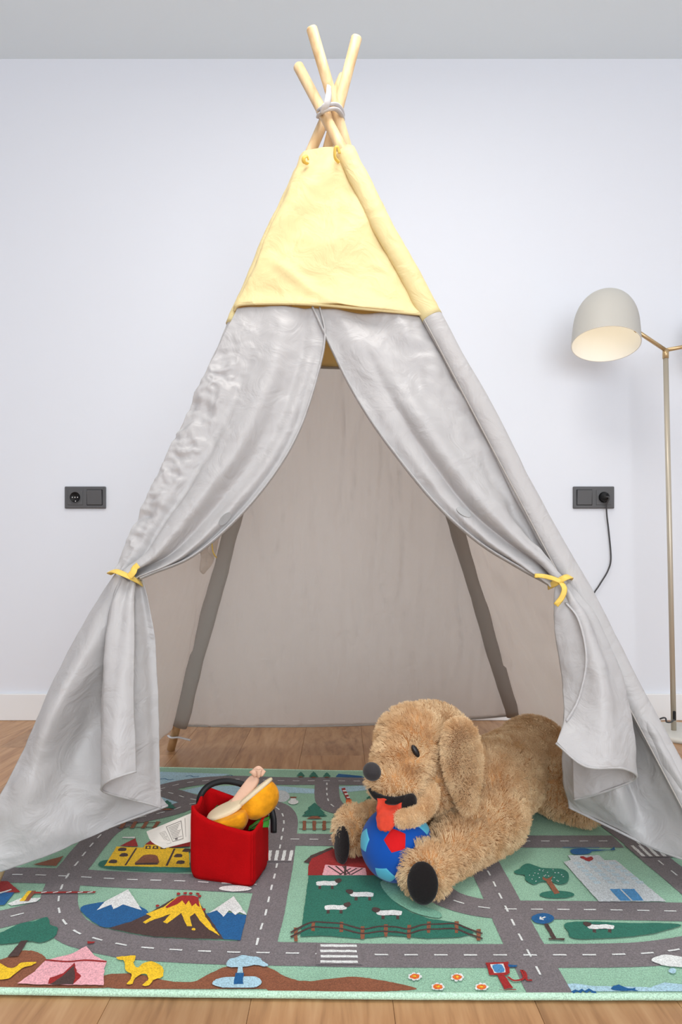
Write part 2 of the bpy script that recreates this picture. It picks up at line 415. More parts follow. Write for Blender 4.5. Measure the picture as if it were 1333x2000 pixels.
# side window opening on the left wall
side = rows
best = None
rr = [spline(r, 60) for r in rows]
for j in range(len(rr)):
    pass
cols = [spline([r[i] for r in rr], 60) for i in range(60)]
for i in range(60):
    for j in range(60):
        q = cols[i][j]; x = CX+q.x/q.y*FPX; y = HY-(q.z-CH)/q.y*FPX
        e = (x-398)**2+(y-1052)**2
        if best is None or e < best[0]: best = (e, i/59, j/59)
_, wu, wv = best
left = loft('side_panel', rows, 150, 150, M_greyin, tent, wrink(.006, 6), skip=lambda u, v: ((u-wu)/.075)**2+((v-wv)/.036)**2 < 1)
wp = cols[int(wu*59)][int(wv*59)]
ring = []
for k in range(33):
    a = 2*math.pi*k/32; uu = min(max(wu+.077*math.cos(a), 0), 1)*59; vv = min(max(wv+.038*math.sin(a), 0), 1)*59
    ring.append(cols[int(round(uu))][int(round(vv))])
flap = [[ring[16+k] + V(.012, 0, 0) for k in range(17)], [ring[16+k] + V(.03, -.004, -.028*math.sin(math.pi*k/16)) for k in range(17)], [ring[16+k] + V(.012, -.002, -.055*math.sin(math.pi*k/16)) for k in range(17)]]
wf = loft('window_flap', flap, 40, 14, M_greyin, left)
tube('window_tie', spline([wp + V(.015, .03, -.005), wp + V(.02, .02, -.035), wp + V(.03, .01, -.05)], 10), .004, M_yel2, left, 8, .4)
rows = panel_rows('BR', 'FR', .075, HEM, 8, .03, z0b=.05)
loft('side_panel', rows, 80, 90, M_greyin, tent, wrink(.006, 6))

# --- front flaps, tied back to the poles
def row(pts, offs, n=7):
    q = spline([V(a, b, 0) for a, b in pts], n); m = len(offs)-1; out = []
    for i in range(n):
        s = i/(n-1)*m; k = min(int(s), m-1); out.append(F(q[i].x, q[i].y, lerp(offs[k], offs[k+1], s-k)))
    return out
def foldL(u, v, p):
    g = v**1.1; w = fbm((p.x, p.y, p.z), 5, 2)*.03; u0 = u; u = u+w*(1-v)
    d = .018*g*math.exp(-((u-.58)/.09)**2) - .018*g*math.exp(-((u-.74)/.055)**2) + .016*g*math.exp(-((u-.87)/.05)**2) - .012*g*math.exp(-((u-.955)/.03)**2)
    d += -.014*min(1, v*2)*math.exp(-((u-.36)/.07)**2) + .012*math.exp(-((u-.62)/.10)**2)*math.exp(-((v-.38)/.3)**2) - .010*math.exp(-((u-.83)/.06)**2)*math.exp(-((v-.3)/.3)**2)
    cr_ = math.exp(-((u-.12)/.20)**2)*min(1, v*5)*min(1, (1-v)*2.2)
    d += .022*cr_*(.5-abs(fbm((p.x, p.y, p.z*1.3), 17, 3))) + .005*fbm((p.x, p.y, p.z), 12, 3)*(1-.6*v)
    if v > .84: d += .008*math.sin(u0*26)*(v-.84)/.16
    return d
L_rows = [row([(465, 608), (540, 609), (626, 612)], [.012, .020, .016]),
          row([(418, 710), (520, 700), (636, 664)], [.014, .020, .012]),
          row([(387, 773), (500, 765), (622, 735)], [.014, .022, .006]),
          row([(337, 884), (450, 872), (588, 838)], [.014, .026, .004]),
          row([(302, 958), (400, 955), (540, 924)], [.014, .028, .004]),
          row([(266, 1028), (340, 1035), (466, 1014)], [.014, .030, .004]),
          row([(247, 1078), (300, 1088), (380, 1088)], [.015, .032, .006]),
          row([(236, 1108), (262, 1118), (308, 1122)], [.016, .034, .014]),
          row([(232, 1124), (250, 1132), (280, 1136)], [.018, .034, .020])]
flapL = empty('front_flap', (0, 1.7, 0)); flapL.parent = tent; flapL.location = (0, 0, 0)
curL = loft('curtain', L_rows, 170, 220, M_grey, flapL, foldL)
tube('flap_hem', spline([r[-1] + fn*.004 for r in L_rows], 90), .0065, M_grey, flapL, 8, .35)
# lower skirt of the left flap: pole side down to the floor
def H(px, py, Y): return P(px, py, Y)
fY = lambda px, py: F(px, py).y
sk = [[F(231, 1124, .016), F(240, 1130, .030), F(250, 1134, .034), F(262, 1138, .032), F(272, 1140, .024)],
      [F(200, 1172, .016), F(222, 1182, .034), F(240, 1186, .028), F(252, 1190, .014), F(272, 1192, .0)],
      [F(140, 1275, .018), F(180, 1285, .050), F(212, 1290, .020), F(226, 1296, -.045), F(262, 1300, -.05)],
      [F(88, 1390, .016), F(128, 1400, .054), F(162, 1415, -.020), F(215, 1430, -.03), F(268, 1430, -.05)],
      [F(40, 1490, .016), F(82, 1508, .040), F(126, 1530, -.012), F(205, 1540, -.025), F(275, 1525, -.07)],
      [F(-12, 1600, .014), F(50, 1615, .020), F(120, 1612, -.012), F(200, 1592, -.05), F(288, 1562, -.09)],
      [F(-62, 1712, .010), F(8, 1698, .010), F(105, 1662, -.02), F(205, 1618, -.06), F(300, 1582, -.10)]]
def foldS(u, v, p):
    return .010*v*fbm((p.x, p.y, p.z), 7, 3) + .005*v*fbm((p.x, p.y, p.z), 18, 2)
loft('skirt', sk, 110, 130, M_grey, flapL, foldS)
tube('skirt_hem', spline([q + V(0, -.002, .001) for q in sk[-1]], 60), .0025, M_grey, flapL, 6)
tl = [[F(276, 1140, .034), F(266, 1142, .040), F(254, 1140, .040), F(244, 1138, .032), F(256, 1136, .02), F(270, 1136, .016), F(284, 1136, .014)],
      [F(278, 1185, .050), F(262, 1188, .058), F(242, 1188, .056), F(232, 1186, .038), F(255, 1190, .02), F(276, 1186, .01), F(292, 1180, .004)],
      [F(284, 1260, .066), F(258, 1262, .074), F(232, 1262, .062), F(224, 1264, .044), F(250, 1270, .016), F(280, 1265, .0), F(299, 1255, -.014)],
      [F(285, 1370, .072), F(254, 1372, .088), F(228, 1374, .068), F(220, 1378, .046), F(250, 1380, .012), F(284, 1380, -.01), F(300, 1376, -.03)],
      [F(288, 1450, .070), F(252, 1456, .090), F(226, 1462, .068), F(218, 1470, .042), F(248, 1480, .006), F(284, 1488, -.02), F(300, 1488, -.04)],
      [F(289, 1504, .068), F(252, 1517, .088), F(225, 1532, .066), F(217, 1544, .036), F(244, 1558, .0), F(280, 1572, -.03), F(300, 1582, -.05)]]
loft('tail', tl, 100, 100, M_grey, flapL, lambda u, v, p: .004*math.sin(u*26)*(1-v)**.5+.003*fbm((p.x, p.y, p.z), 16, 3))
tube('tail_hem', spline([q for q in tl[-1]], 60), .0022, M_grey, flapL, 6)
tube('tie_ribbon', spline([F(226, 1122, .010), F(229, 1126, .040), F(246, 1130, .060), F(264, 1137, .060), F(277, 1142, .045), F(280, 1142, .0)], 30), .0075, M_yel2, flapL, 10, .16, up=fn)
tube('tie_tail', spline([F(270, 1141, .058), F(279, 1132, .060), F(281, 1124, .058), F(288, 1118, .058)], 16), .0065, M_yel2, flapL, 10, .16, up=fn)
def patch(cur, px, py, ang, par):
    best = None
    for v in cur.data.vertices:
        q = v.co; e = (CX+q.x/q.y*FPX-px)**2+(HY-(q.z-CH)/q.y*FPX-py)**2
        if best is None or e < best[0]: best = (e, v)
    c = best[1].co.copy(); n = best[1].normal.copy()
    if n.y > 0: n = -n
    rx = V(math.cos(ang), 0, math.sin(ang)); rx = (rx-n*rx.dot(n)).normalized(); ry = n.cross(rx); c += n*.0010
    vv = [c + rx*.016*math.cos(a*math.pi/10) + ry*.009*math.sin(a*math.pi/10) for a in range(20)]
    vv += [q + n*.0010 for q in vv]
    mesh('velcro_patch', vv, [tuple(range(20, 40))] + [(a, (a+1) % 20, 20+(a+1) % 20, 20+a) for a in range(20)], M_velcro, par)
patch(curL, 438, 1014, .60, flapL)
# right flap
def foldR(u, v, p):
    g = v**1.0; u0 = u; u = u+fbm((p.x, p.y, p.z), 5, 2)*.03*(1-v)
    d = .018*g*math.exp(-((u-.16)/.08)**2) - .018*g*math.exp(-((u-.30)/.05)**2) + .014*g*math.exp(-((u-.46)/.09)**2) - .024*min(1, v*1.6)*math.exp(-((u-.84)/.11)**2)
    d += .010*math.sin((u*1.5-v*1.2)*7)*math.sin(math.pi*u)*(1-v) + .005*fbm((p.x, p.y, p.z), 11, 3) + .006*math.exp(-((u-.8)/.2)**2)*fbm((p.x, p.y, p.z), 24, 2)
    if v > .84: d += .007*math.sin(u0*26)*(v-.84)/.16
    return d
R_rows = [row([(612, 612), (720, 619), (842, 626)], [.016, .020, .014]),
          row([(650, 690), (765, 700), (884, 705)], [.008, .024, .012]),
          row([(690, 768), (805, 782), (934, 796)], [.004, .026, .012]),
          row([(748, 858), (862, 880), (990, 900)], [.004, .030, .012]),
          row([(845, 980), (935, 985), (1038, 990)], [.004, .032, .012]),
          row([(932, 1060), (1000, 1055), (1072, 1052)], [.004, .034, .012]),
          row([(1018, 1115), (1055, 1105), (1092, 1096)], [.008, .036, .014]),
          row([(1058, 1140), (1078, 1132), (1100, 1122)], [.016, .036, .016]),
          row([(1072, 1152), (1085, 1146), (1102, 1138)], [.022, .034, .018])]
flapR = empty('front_flap', (0, 0, 0)); flapR.parent = tent; flapR.location = (0, 0, 0)
curR = loft('curtain', R_rows, 170, 220, M_grey, flapR, foldR)
patch(curR, 905, 1000, -.6, flapR)
tube('flap_hem', spline([r[0] + fn*.004 for r in R_rows], 90), .0075, M_grey, flapR, 8, .35)
skr = [[F(1076, 1148, .026), F(1086, 1146, .034), F(1094, 1142, .030), F(1100, 1138, .022), F(1106, 1132, .014)],
       [F(1098, 1200, .006), F(1122, 1196, .022), F(1136, 1194, .024), F(1146, 1192, -.002), F(1158, 1190, .012)],
       [F(1112, 1290, -.03), F(1150, 1288, -.02), F(1176, 1286, .016), F(1194, 1288, -.035), F(1216, 1292, .010)],
       [F(1122, 1400, -.07), F(1180, 1400, -.03), F(1218, 1400, -.060), F(1244, 1392, .012), F(1276, 1402, .004)],
       [F(1130, 1490, -.10), F(1206, 1500, -.03), F(1250, 1500, -.080), F(1288, 1484, .018), F(1328, 1498, .008)],
       [F(1142, 1545, -.13), F(1225, 1575, -.04), F(1285, 1590, -.075), F(1340, 1578, .014), F(1382, 1598, .014)],
       [F(1160, 1590, -.15), F(1232, 1628, -.10), F(1310, 1668, -.060), F(1382, 1694, .004), F(1450, 1722, .010)]]
loft('skirt', skr, 120, 130, M_grey, flapR, foldS)
tube('skirt_hem', spline(skr[-1], 60), .0025, M_grey, flapR, 6)
tr = [[F(1078, 1152, .040), F(1084, 1154, .046), F(1090, 1154, .044), F(1096, 1150, .036), F(1092, 1148, .02), F(1084, 1148, .014)],
      [F(1074, 1200, .040), F(1095, 1202, .070), F(1118, 1200, .066), F(1136, 1198, .046), F(1125, 1200, .02), F(1106, 1200, .0)],
      [F(1080, 1262, .038), F(1112, 1266, .078), F(1142, 1266, .076), F(1166, 1262, .048), F(1146, 1268, .016), F(1122, 1270, -.01)],
      [F(1091, 1345, .036), F(1128, 1350, .086), F(1166, 1350, .082), F(1200, 1346, .048), F(1168, 1356, .010), F(1130, 1360, -.03)],
      [F(1084, 1408, .060), F(1124, 1424, .092), F(1176, 1428, .086), F(1216, 1428, .046), F(1176, 1450, .002), F(1132, 1456, -.05)],
      [F(1060, 1452, .090), F(1112, 1494, .094), F(1182, 1498, .088), F(1226, 1518, .040), F(1182, 1548, -.01), F(1141, 1567, -.06)]]
tailR = loft('tail', tr, 110, 110, M_grey, flapR, lambda u, v, p: .005*math.sin(u*22+1)*(1-.6*v)+.003*fbm((p.x, p.y, p.z), 16, 3))
tube('tail_hem', spline(tr[-1], 60), .0022, M_grey, flapR, 6)
def surf(o, px, py, off=.003):
    c = [v for v in o.data.vertices if (CX+v.co.x/v.co.y*FPX-px)**2+(HY-(v.co.z-CH)/v.co.y*FPX-py)**2 < 64]
    v = min(c, key=lambda v: v.co.y); return v.co + V(0, -off, 0)
tube('tail_edge_hem', spline([surf(tailR, *q) for q in ((1100, 1172), (1122, 1205), (1136, 1262), (1137, 1310), (1124, 1362), (1102, 1402))], 50), .0030, M_grey, flapR, 8, .5)
tube('tie_ribbon', spline([F(1066, 1150, .02), F(1072, 1150, .048), F(1086, 1143, .062), F(1099, 1138, .052), F(1106, 1135, .02)], 30), .0070, M_yel2, flapR, 10, .16, up=fn)
tube('tie_tail', spline([F(1080, 1150, .060), F(1062, 1142, .056), F(1048, 1136, .046), F(1035, 1134, .04)], 16), .0045, M_yel2, flapR, 8, .16, up=fn)
tube('tie_tail', spline([F(1080, 1152, .060), F(1084, 1165, .066), F(1080, 1180, .064), F(1070, 1194, .058)], 16), .0050, M_yel2, flapR, 8, .16, up=fn)
# ribbons and cord at the crossing
tube('ribbon_loop', spline([P(601, 320, 1.585), P(594, 316, 1.575), P(594, 308, 1.572), P(600, 305, 1.575), P(603, 312, 1.58)], 20), .005, M_yel2, tent, 8, .4)
tube('ribbon_loop', spline([P(663, 318, 1.565), P(655, 308, 1.56), P(655, 290, 1.555), P(660, 287, 1.555), P(664, 300, 1.56)], 20), .005, M_yel2, tent, 8, .45)
tube('ribbon_loop', spline([P(697, 344, 1.60), P(701, 338, 1.60), P(699, 330, 1.60)], 10), .0035, M_yel2, tent, 8, .4)
for dz in (0, .011):
    tube('lashing_cord', spline([P(622, 229, 1.64)+V(0,0,dz), P(626, 222, 1.595)+V(0,0,dz), P(642, 214, 1.585)+V(0,0,dz), P(658, 214, 1.60)+V(0,0,dz), P(668, 226, 1.63)+V(0,0,dz), P(668, 238, 1.67)+V(0,0,dz), P(648, 222, 1.72)+V(0,0,dz), P(626, 222, 1.70)+V(0,0,dz), P(622, 229, 1.64)+V(0,0,dz)], 60), .0055, M_cord, tent, 10, .6)
tube('cord_end', spline([P(630, 220, 1.59), P(638, 205, 1.575), P(642, 188, 1.575), P(643, 168, 1.578)], 20), [.006+.0025*math.sin(i/19*3.1) for i in range(20)], M_cord, tent, 10, .5)
tube('cord_end', spline([P(629, 222, 1.59), P(632, 208, 1.575), P(637, 204, 1.574)], 8), .005, M_cord, tent, 8, .6)
# short grey tie on the left back foot
fb = pz('BL', .048)
tube('foot_tie', spline([fb + V(-.02, .0, .002), fb + V(-.006, -.017, .0), fb + V(.014, -.012, .0), fb + V(.03, -.02, -.001), fb + V(.055, -.03, -.004)], 20), .0045, M_cord, poles['BL'], 8, .6)

# ------------------------------------------------------------------ play rug
rug = tag(empty('play_rug', (0, 1.46, 0)), 'mint green play rug printed with roads, animals and buildings', 'rug')
RC = [(-.74, .967), (-.3, .9555), (.1, .9485), (.45, .9475), (.80, .9525), (.80, 1.4), (.80, 1.93), (.3, 1.935), (0, 1.937), (-.28, 1.955), (-.74, 1.98), (-.74, 1.5)]
COLS = {'mint': (150, 192, 166), 'road': (122, 115, 117), 'white': (226, 228, 226), 'teal': (44, 112, 94), 'blue': (28, 92, 146), 'sky': (172, 207, 222),
        'brown': (140, 86, 60), 'dark': (78, 58, 54), 'red': (158, 38, 36), 'yellow': (242, 196, 40), 'pink': (240, 176, 184), 'pale': (200, 206, 208),
        'orange': (222, 110, 44), 'ice': (188, 206, 214), 'bluelt': (74, 140, 190), 'green': (120, 172, 148), 'binding': (186, 220, 196)}
def pm_(c): return pile(c, COLS[c])
outline = []
for i in range(len(RC)):
    a = V(*RC[i], 0); b = V(*RC[(i+1) % len(RC)], 0); m = max(2, int((b-a).length/.02))
    for k in range(m): outline.append(lerp(a, b, k/m) + V(0, .0012*noise.noise(V(i*3+k*.3, 1, 0)), 0))
bm = bmesh.new()
tv = [bm.verts.new((p.x, p.y, RUG_Z)) for p in outline]; bv = [bm.verts.new((p.x, p.y, .001)) for p in outline]
bm.faces.new(tv); bm.faces.new(bv[::-1])
for i in range(len(tv)): bm.faces.new((bv[i], bv[(i+1) % len(tv)], tv[(i+1) % len(tv)], tv[i]))
bmesh.ops.recalc_face_normals(bm, faces=bm.faces); bmesh.ops.triangulate(bm, faces=bm.faces)
frombm('pile', bm, pm_('mint'), rug)
ol = [V(p.x, p.y, .0065) for p in outline]; ol.append(ol[0].copy())
bo = tube('binding', ol, .0048, pm_('binding'), rug, 8)
_n = [0]
class Print:
    def __init__(s, name): s.name = name; s.v = []; s.f = []; s.m = []; s.mats = []
    def mi(s, c):
        if c not in s.mats: s.mats.append(c)
        return s.mats.index(c)
    def poly(s, pts, c, layer, jit=.0006, step=.006):
        out = []
        for i in range(len(pts)):
            a = pts[i]; b = pts[(i+1) % len(pts)]; m = max(1, int((b-a).length/step))
            for k in range(m): out.append(lerp(a, b, k/m) + V(random.uniform(-jit, jit), random.uniform(-jit, jit), 0))
        for p in out: p.y = max(p.y, .9635 if p.x < -.5 else .9575 if p.x < -.1 else .9520)
        bm = bmesh.new()
        try: bm.faces.new([bm.verts.new((p.x, p.y, 0)) for p in out])
        except Exception: bm.free(); return
        bmesh.ops.triangulate(bm, faces=bm.faces, ngon_method='EAR_CLIP')
        n0 = len(s.v); bm.verts.index_update()
        _n[0] += 1; z = RUG_Z + .0002 + .00022*layer + .0000012*_n[0]
        s.v += [(v.co.x, v.co.y, z) for v in bm.verts]; k = s.mi(c)
        for f in bm.faces:
            idx = [n0+v.index for v in f.verts]
            if f.normal.z < 0: idx.reverse()
            s.f.append(idx); s.m.append(k)
        bm.free()
    def stroke(s, pts, w, c, layer, jit=.0003):
        n = len(pts); Lp, Rp = [], []
        for i in range(n):
            t = (pts[min(i+1, n-1)]-pts[max(i-1, 0)]); t.z = 0; t.normalize(); q = V(-t.y, t.x, 0)
            Lp.append(pts[i]+q*w/2); Rp.append(pts[i]-q*w/2)
        n0 = len(s.v); _n[0] += 1; z = RUG_Z + .0002 + .00022*layer + .0000012*_n[0]; k = s.mi(c)
        for a, b in zip(Lp, Rp):
            s.v += [(a.x+random.uniform(-jit, jit), a.y+random.uniform(-jit, jit), z), (b.x+random.uniform(-jit, jit), b.y+random.uniform(-jit, jit), z)]
        for i in range(n-1): s.f.append([n0+2*i, n0+2*i+1, n0+2*i+3, n0+2*i+2]); s.m.append(k)
    def build(s):
        me = bpy.data.meshes.new(s.name); me.from_pydata(s.v, [], s.f)
        for c in s.mats: me.materials.append(pm_(c))
        for p, k in zip(me.polygons, s.m): p.material_index = k
        return link(s.name, me, None, rug)
def crop(x0, y0, sc): return lambda *pts: [G(x0+a*sc, y0+b*sc) for a, b in pts]
K8 = crop(0, 1700, .375); K1 = crop(480, 1600, .375); K2 = crop(930, 1600, .3023); K3 = crop(280, 1480, .36); K4 = crop(0, 1480, .3); K7 = crop(260, 1480, .255); KX = crop(0, 0, 1)
def ell(c, rx, ry, K, n=20, a0=0): return K(*[(c[0]+rx*math.cos(a0+2*math.pi*i/n), c[1]+ry*math.sin(a0+2*math.pi*i/n)) for i in range(n)])
def sm(pts, n=40):
    return spline(pts, n)
def smc(pts, n=48):     # smooth closed outline
    q = [pts[-1]] + pts + [pts[0], pts[1]]; m = len(pts); out = []
    for i in range(n):
        s_ = i/n*m; k = int(s_); t = s_-k; out.append(cr(q[k], q[k+1], q[k+2], q[k+3], t))
    return out
# ground fields below the roads
g = Print('printed_lake')
g.poly(KX((300,1507),(450,1512),(430,1517),(380,1527),(330,1534),(318,1535),(303,1528)), 'sky', 1)
g.poly(K3((45,85),(560,105),(430,130),(280,130),(130,150),(50,115)), 'sky', 1)
g.build(); g = Print('printed_lake')
g.poly(K3((200,180),(330,155),(700,150),(730,190),(640,215),(300,200)), 'sky', 1)
g.build(); g = Print('printed_lake')
g.poly(K3((690,150),(935,170),(935,195),(720,190)), 'sky', 1); g.poly(ell((750, 210), 45, 32, K3), 'pale', 2)
g.build(); g = Print('printed_lake')
g.poly(K3((1060,158),(1230,150),(1230,175),(1075,190)), 'sky', 1)
g.build(); g = Print('printed_snowfield')
g.poly(K7((160,320),(220,295),(400,350),(240,370),(150,360)), 'sky', 1)
g.build()
for a in ((90,118),(230,102),(450,100)):
    g = Print('printed_wave'); g.stroke(sm(K3((a[0],a[1]),(a[0]+25,a[1]-4),(a[0]+45,a[1]+3),(a[0]+75,a[1])), 12), .003, 'blue', 3); g.build()
g = Print('printed_blue_roof')
g.poly(K3((1045,105),(1060,88),(1185,100),(1200,110)), 'blue', 2)
# brown hills at the front
g.build(); g = Print('printed_hill')
g.poly(smc(K8((545,548),(700,540),(800,560),(900,580),(1010,580),(1080,545),(1170,505),(1260,495),(1380,498),(1500,560),(1600,578),(1700,568),(1850,555),(1960,570),(2070,590),(2160,622),(1800,636),(1300,638),(545,610)), 120), 'brown', 1)
g.build(); g = Print('printed_hill')
g.poly(smc(K8((-300,480),(0,465),(80,425),(170,420),(225,445),(240,480),(200,530),(250,570),(560,575),(560,612),(0,618),(-300,612)), 70), 'brown', 1)
g.build(); g = Print('printed_sea')
g.poly(K2((585,1065),(640,1065),(760,1080),(1000,1085),(1130,1090),(1220,1058),(1333,1070),(1500,1090),(1500,1136),(620,1130)), 'sky', 2)
g.stroke(K2((625,1125),(650,1112),(670,1122),(690,1108),(710,1122),(735,1106),(755,1122),(778,1124)), .005, 'blue', 5)
g.build(); g = Print('printed_fish')
g.poly(K2((870,1098),(890,1082),(910,1080),(925,1072),(945,1085),(985,1098),(1015,1100),(1035,1092),(1030,1105),(1055,1115),(1030,1117),(1005,1110),(950,1124),(890,1110)), 'blue', 5)
g.build()
# roads
rd = Print('printed_roads'); RW = .062
R = {'a': [(139,1700),(122,1730),(114,1767),(124,1800),(150,1822),(180,1833),(217,1842),(259,1850),(304,1854),(349,1857),(442,1861),(600,1864),(700,1866),(900,1867),(1080,1867),(1200,1866),(1270,1863),(1333,1855),(1400,1842),(1500,1820)],
     'b': [(-60,1806),(0,1796),(62,1781),(114,1766)],
     'c': [(139,1700),(153,1684),(174,1657),(205,1625),(245,1604),(300,1592),(340,1582),(375,1571),(440,1567),(500,1569),(535,1576),(550,1588),(555,1606),(551,1634),(540,1696),(528,1746),(519,1786),(506,1829),(498,1862)],
     'd': [(-80,1705),(0,1709),(64,1710),(139,1713),(250,1719),(352,1722),(450,1727),(530,1730)],
     'e': [(553,1640),(650,1641),(800,1643),(1000,1644),(1210,1644)],
     'f': [(921,1640),(969,1733),(1007,1812),(1049,1892),(1076,1944)],
     'g': [(830,1690),(842,1725),(866,1750),(902,1765),(945,1774),(1000,1777),(1200,1779),(1400,1783)],
     'h': [(1130,1556),(1192,1606),(1240,1642),(1290,1685),(1328,1715),(1430,1800)],
     'i': [(300,1546),(344,1534),(387,1527),(450,1523),(560,1526),(640,1526),(800,1528),(1000,1532)],
     'j': [(639,1526),(639,1552),(645,1570),(665,1581),(720,1587),(850,1589)],
     'k': [(296,1542),(330,1549),(375,1562),(420,1566)]}
def resample(pts, step):
    out = [pts[0].copy()]; acc = 0
    for a, b in zip(pts, pts[1:]):
        d = (b-a).length; pos = step-acc
        while pos <= d: out.append(lerp(a, b, pos/d)); pos += step
        acc = (acc+d) % step
    return out
for n_, k in enumerate(R):
    rd.stroke(resample(spline(KX(*R[k]), 160), .006), RW, 'road', 2+n_*.12)
for k in R:
    q = resample(spline(KX(*R[k]), 400), .002); L0 = 10 if k not in 'iejk' else 9; i = 8
    while i+L0 < len(q)-6:
        rd.stroke([q[i], q[i+L0//2], q[i+L0]], .0034, 'white', 6); i += L0*2+2
for j in range(4): rd.poly(K1((390,659+j*28),(578+j*2,661+j*28),(580+j*2,672+j*28),(390,670+j*28)), 'road', 6.5)
rd.poly(K1((372,652),(600,652),(606,764),(366,764)), 'road', 6.6)
for j in range(4): rd.poly(K1((390,658+j*28),(578+j*2,660+j*28),(580+j*2,672+j*28),(390,670+j*28)), 'white', 7)
rd.poly(K1((85,160),(245,160),(238,226),(75,226)), 'road', 6.6)
for j in range(5): rd.poly(K1((86+j*37,167),(102+j*37,167),(92+j*37,220),(74+j*37,220)), 'white', 7)
rd.poly(K2((960,172),(1190,172),(1330,250),(1050,250)), 'road', 6.6)
for j in range(4): rd.poly(K2((1000+j*48,176),(1020+j*48,176),(1098+j*46,246),(1074+j*46,246)), 'white', 7)
rd.build()
# train track
for K, x0, x1, y0, y1, n in ((K4, 760, 1050, 428, 458, 4), (K3, 845, 1060, 354, 391, 4)):
    t = Print('printed_train_track')
    for yy in (y0, y1): t.stroke(sm(K((x0, yy), (x1, yy)), 10), .0030, 'dark', 8)
    for j in range(n):
        xx = x0+(x1-x0)*(j+.55)/n; w = (x1-x0)/n*.18; sl_ = (14 if K is K4 else 0)
        t.poly(K((xx-w+sl_, y0-6), (xx+w+sl_, y0-6), (xx+w-sl_, y1+7), (xx-w-sl_, y1+7)), 'brown', 9)
    t.build()
# castle
c = Print('printed_castle')
c.poly(smc(K4((640,700),(700,672),(900,690),(1250,690),(1260,745),(1000,748),(800,738),(680,725))), 'teal', 8)
c.poly(K4((760,585),(890,592),(935,592),(945,572),(1090,575),(1105,595),(1230,600),(1235,722),(900,716),(680,712)), 'yellow', 9)
c.poly(K4((780,583),(882,532),(900,585)), 'red', 10); c.poly(K4((925,590),(985,542),(1010,560),(1200,560),(1240,545),(1240,585),(1100,592),(1080,575),(945,573)), 'red', 10)
c.poly(smc(K4((885,702),(905,670),(935,645),(980,638),(1020,645),(1032,670),(1025,700))), 'brown', 10); c.poly(K4((884,695),(1028,693),(1026,706),(880,706)), 'dark', 11)
for a in ((795,604),(805,640),(735,683),(1160,645),(1175,688),(1215,610)): c.poly(smc(K4((a[0]-28,a[1]+8),(a[0]-10,a[1]-10),(a[0]+24,a[1]-8),(a[0]+26,a[1]+8),(a[0],a[1]+12))), 'dark', 10)
for x in (965,1012,1062):
    c.poly(K4((x-14,582),(x+16,582),(x+18,602),(x-18,602)), 'dark', 10); c.poly(K4((x-6,587),(x+7,587),(x+8,597),(x-8,597)), 'yellow', 11)
c.stroke(K4((888,597),(816,710)), .004, 'dark', 10); c.stroke(K4((1138,600),(1085,712)), .004, 'dark', 10)
c.poly(K4((800,522),(880,520),(876,532),(795,530)), 'white', 8)
c.build()
t = Print('printed_roof'); t.poly(K4((215,703),(415,645),(365,712)), 'brown', 8); t.build()
# mountains and volcano
m = Print('printed_mountain')
m.poly(smc(K8((420,200),(540,170),(640,160),(740,200),(770,230),(700,280),(560,305),(480,270)), 60), 'blue', 8)
m.poly(K8((668,105),(740,215),(640,185),(590,210),(580,185),(505,215),(545,170)), 'white', 9)
m.build(); m = Print('printed_mountain')
m.poly(K8((1070,235),(1120,215),(1285,240),(1255,370),(1160,365)), 'blue', 8)
m.poly(K8((1218,142),(1286,240),(1250,225),(1225,240),(1195,215),(1165,250),(1130,215),(1085,232)), 'white', 9)
m.build()
v = Print('printed_volcano')
v.poly(K8((565,308),(680,275),(760,240),(900,155),(1025,155),(1165,365),(1000,362),(800,352),(690,335)), 'dark', 9)
v.poly(K8((760,235),(850,200),(925,145),(1030,145),(1070,250),(1145,350),(1080,310),(1040,270),(1015,230),(990,250),(1000,300),(975,300),(945,230),(900,265),(870,285),(850,278),(890,235),(800,265),(760,285),(745,278),(790,250)), 'yellow', 10)
v.poly(K8((925,148),(950,138),(1010,140),(1035,150),(1040,200),(1020,180),(1000,195),(985,165),(965,190),(950,165),(925,185),(870,205),(860,200)), 'red', 11)
for a in ((930,130),(965,127),(995,128),(1030,130),(820,193),(1062,212),(1040,142)): v.poly(ell(a, 11, 6, K8, 9), 'red', 11)
v.poly(ell((1010,316), 11, 7, K8, 8), 'yellow', 11)
v.build()
# barrier with hut
b = Print('printed_barrier')
b.poly(K8((-60,65),(40,62),(108,120),(75,122),(-60,122)), 'red', 8); b.poly(K8((-60,122),(75,122),(25,187),(-60,187)), 'blue', 9)
b.poly(K8((0,122),(60,104),(62,109),(0,130)), 'white', 10); b.poly(K8((40,180),(110,150),(215,150),(190,170),(60,190)), 'white', 8)
b.poly(K8((145,115),(185,115),(145,168),(100,168)), 'yellow', 10); b.poly(K8((165,115),(188,115),(150,168),(128,168)), 'brown', 11)
b.stroke(K8((178,125),(330,123),(498,122)), .006, 'red', 12)
for x in (215,275,345,405,455): b.stroke(K8((x,126),(x+28,120)), .003, 'white', 13)
b.build()
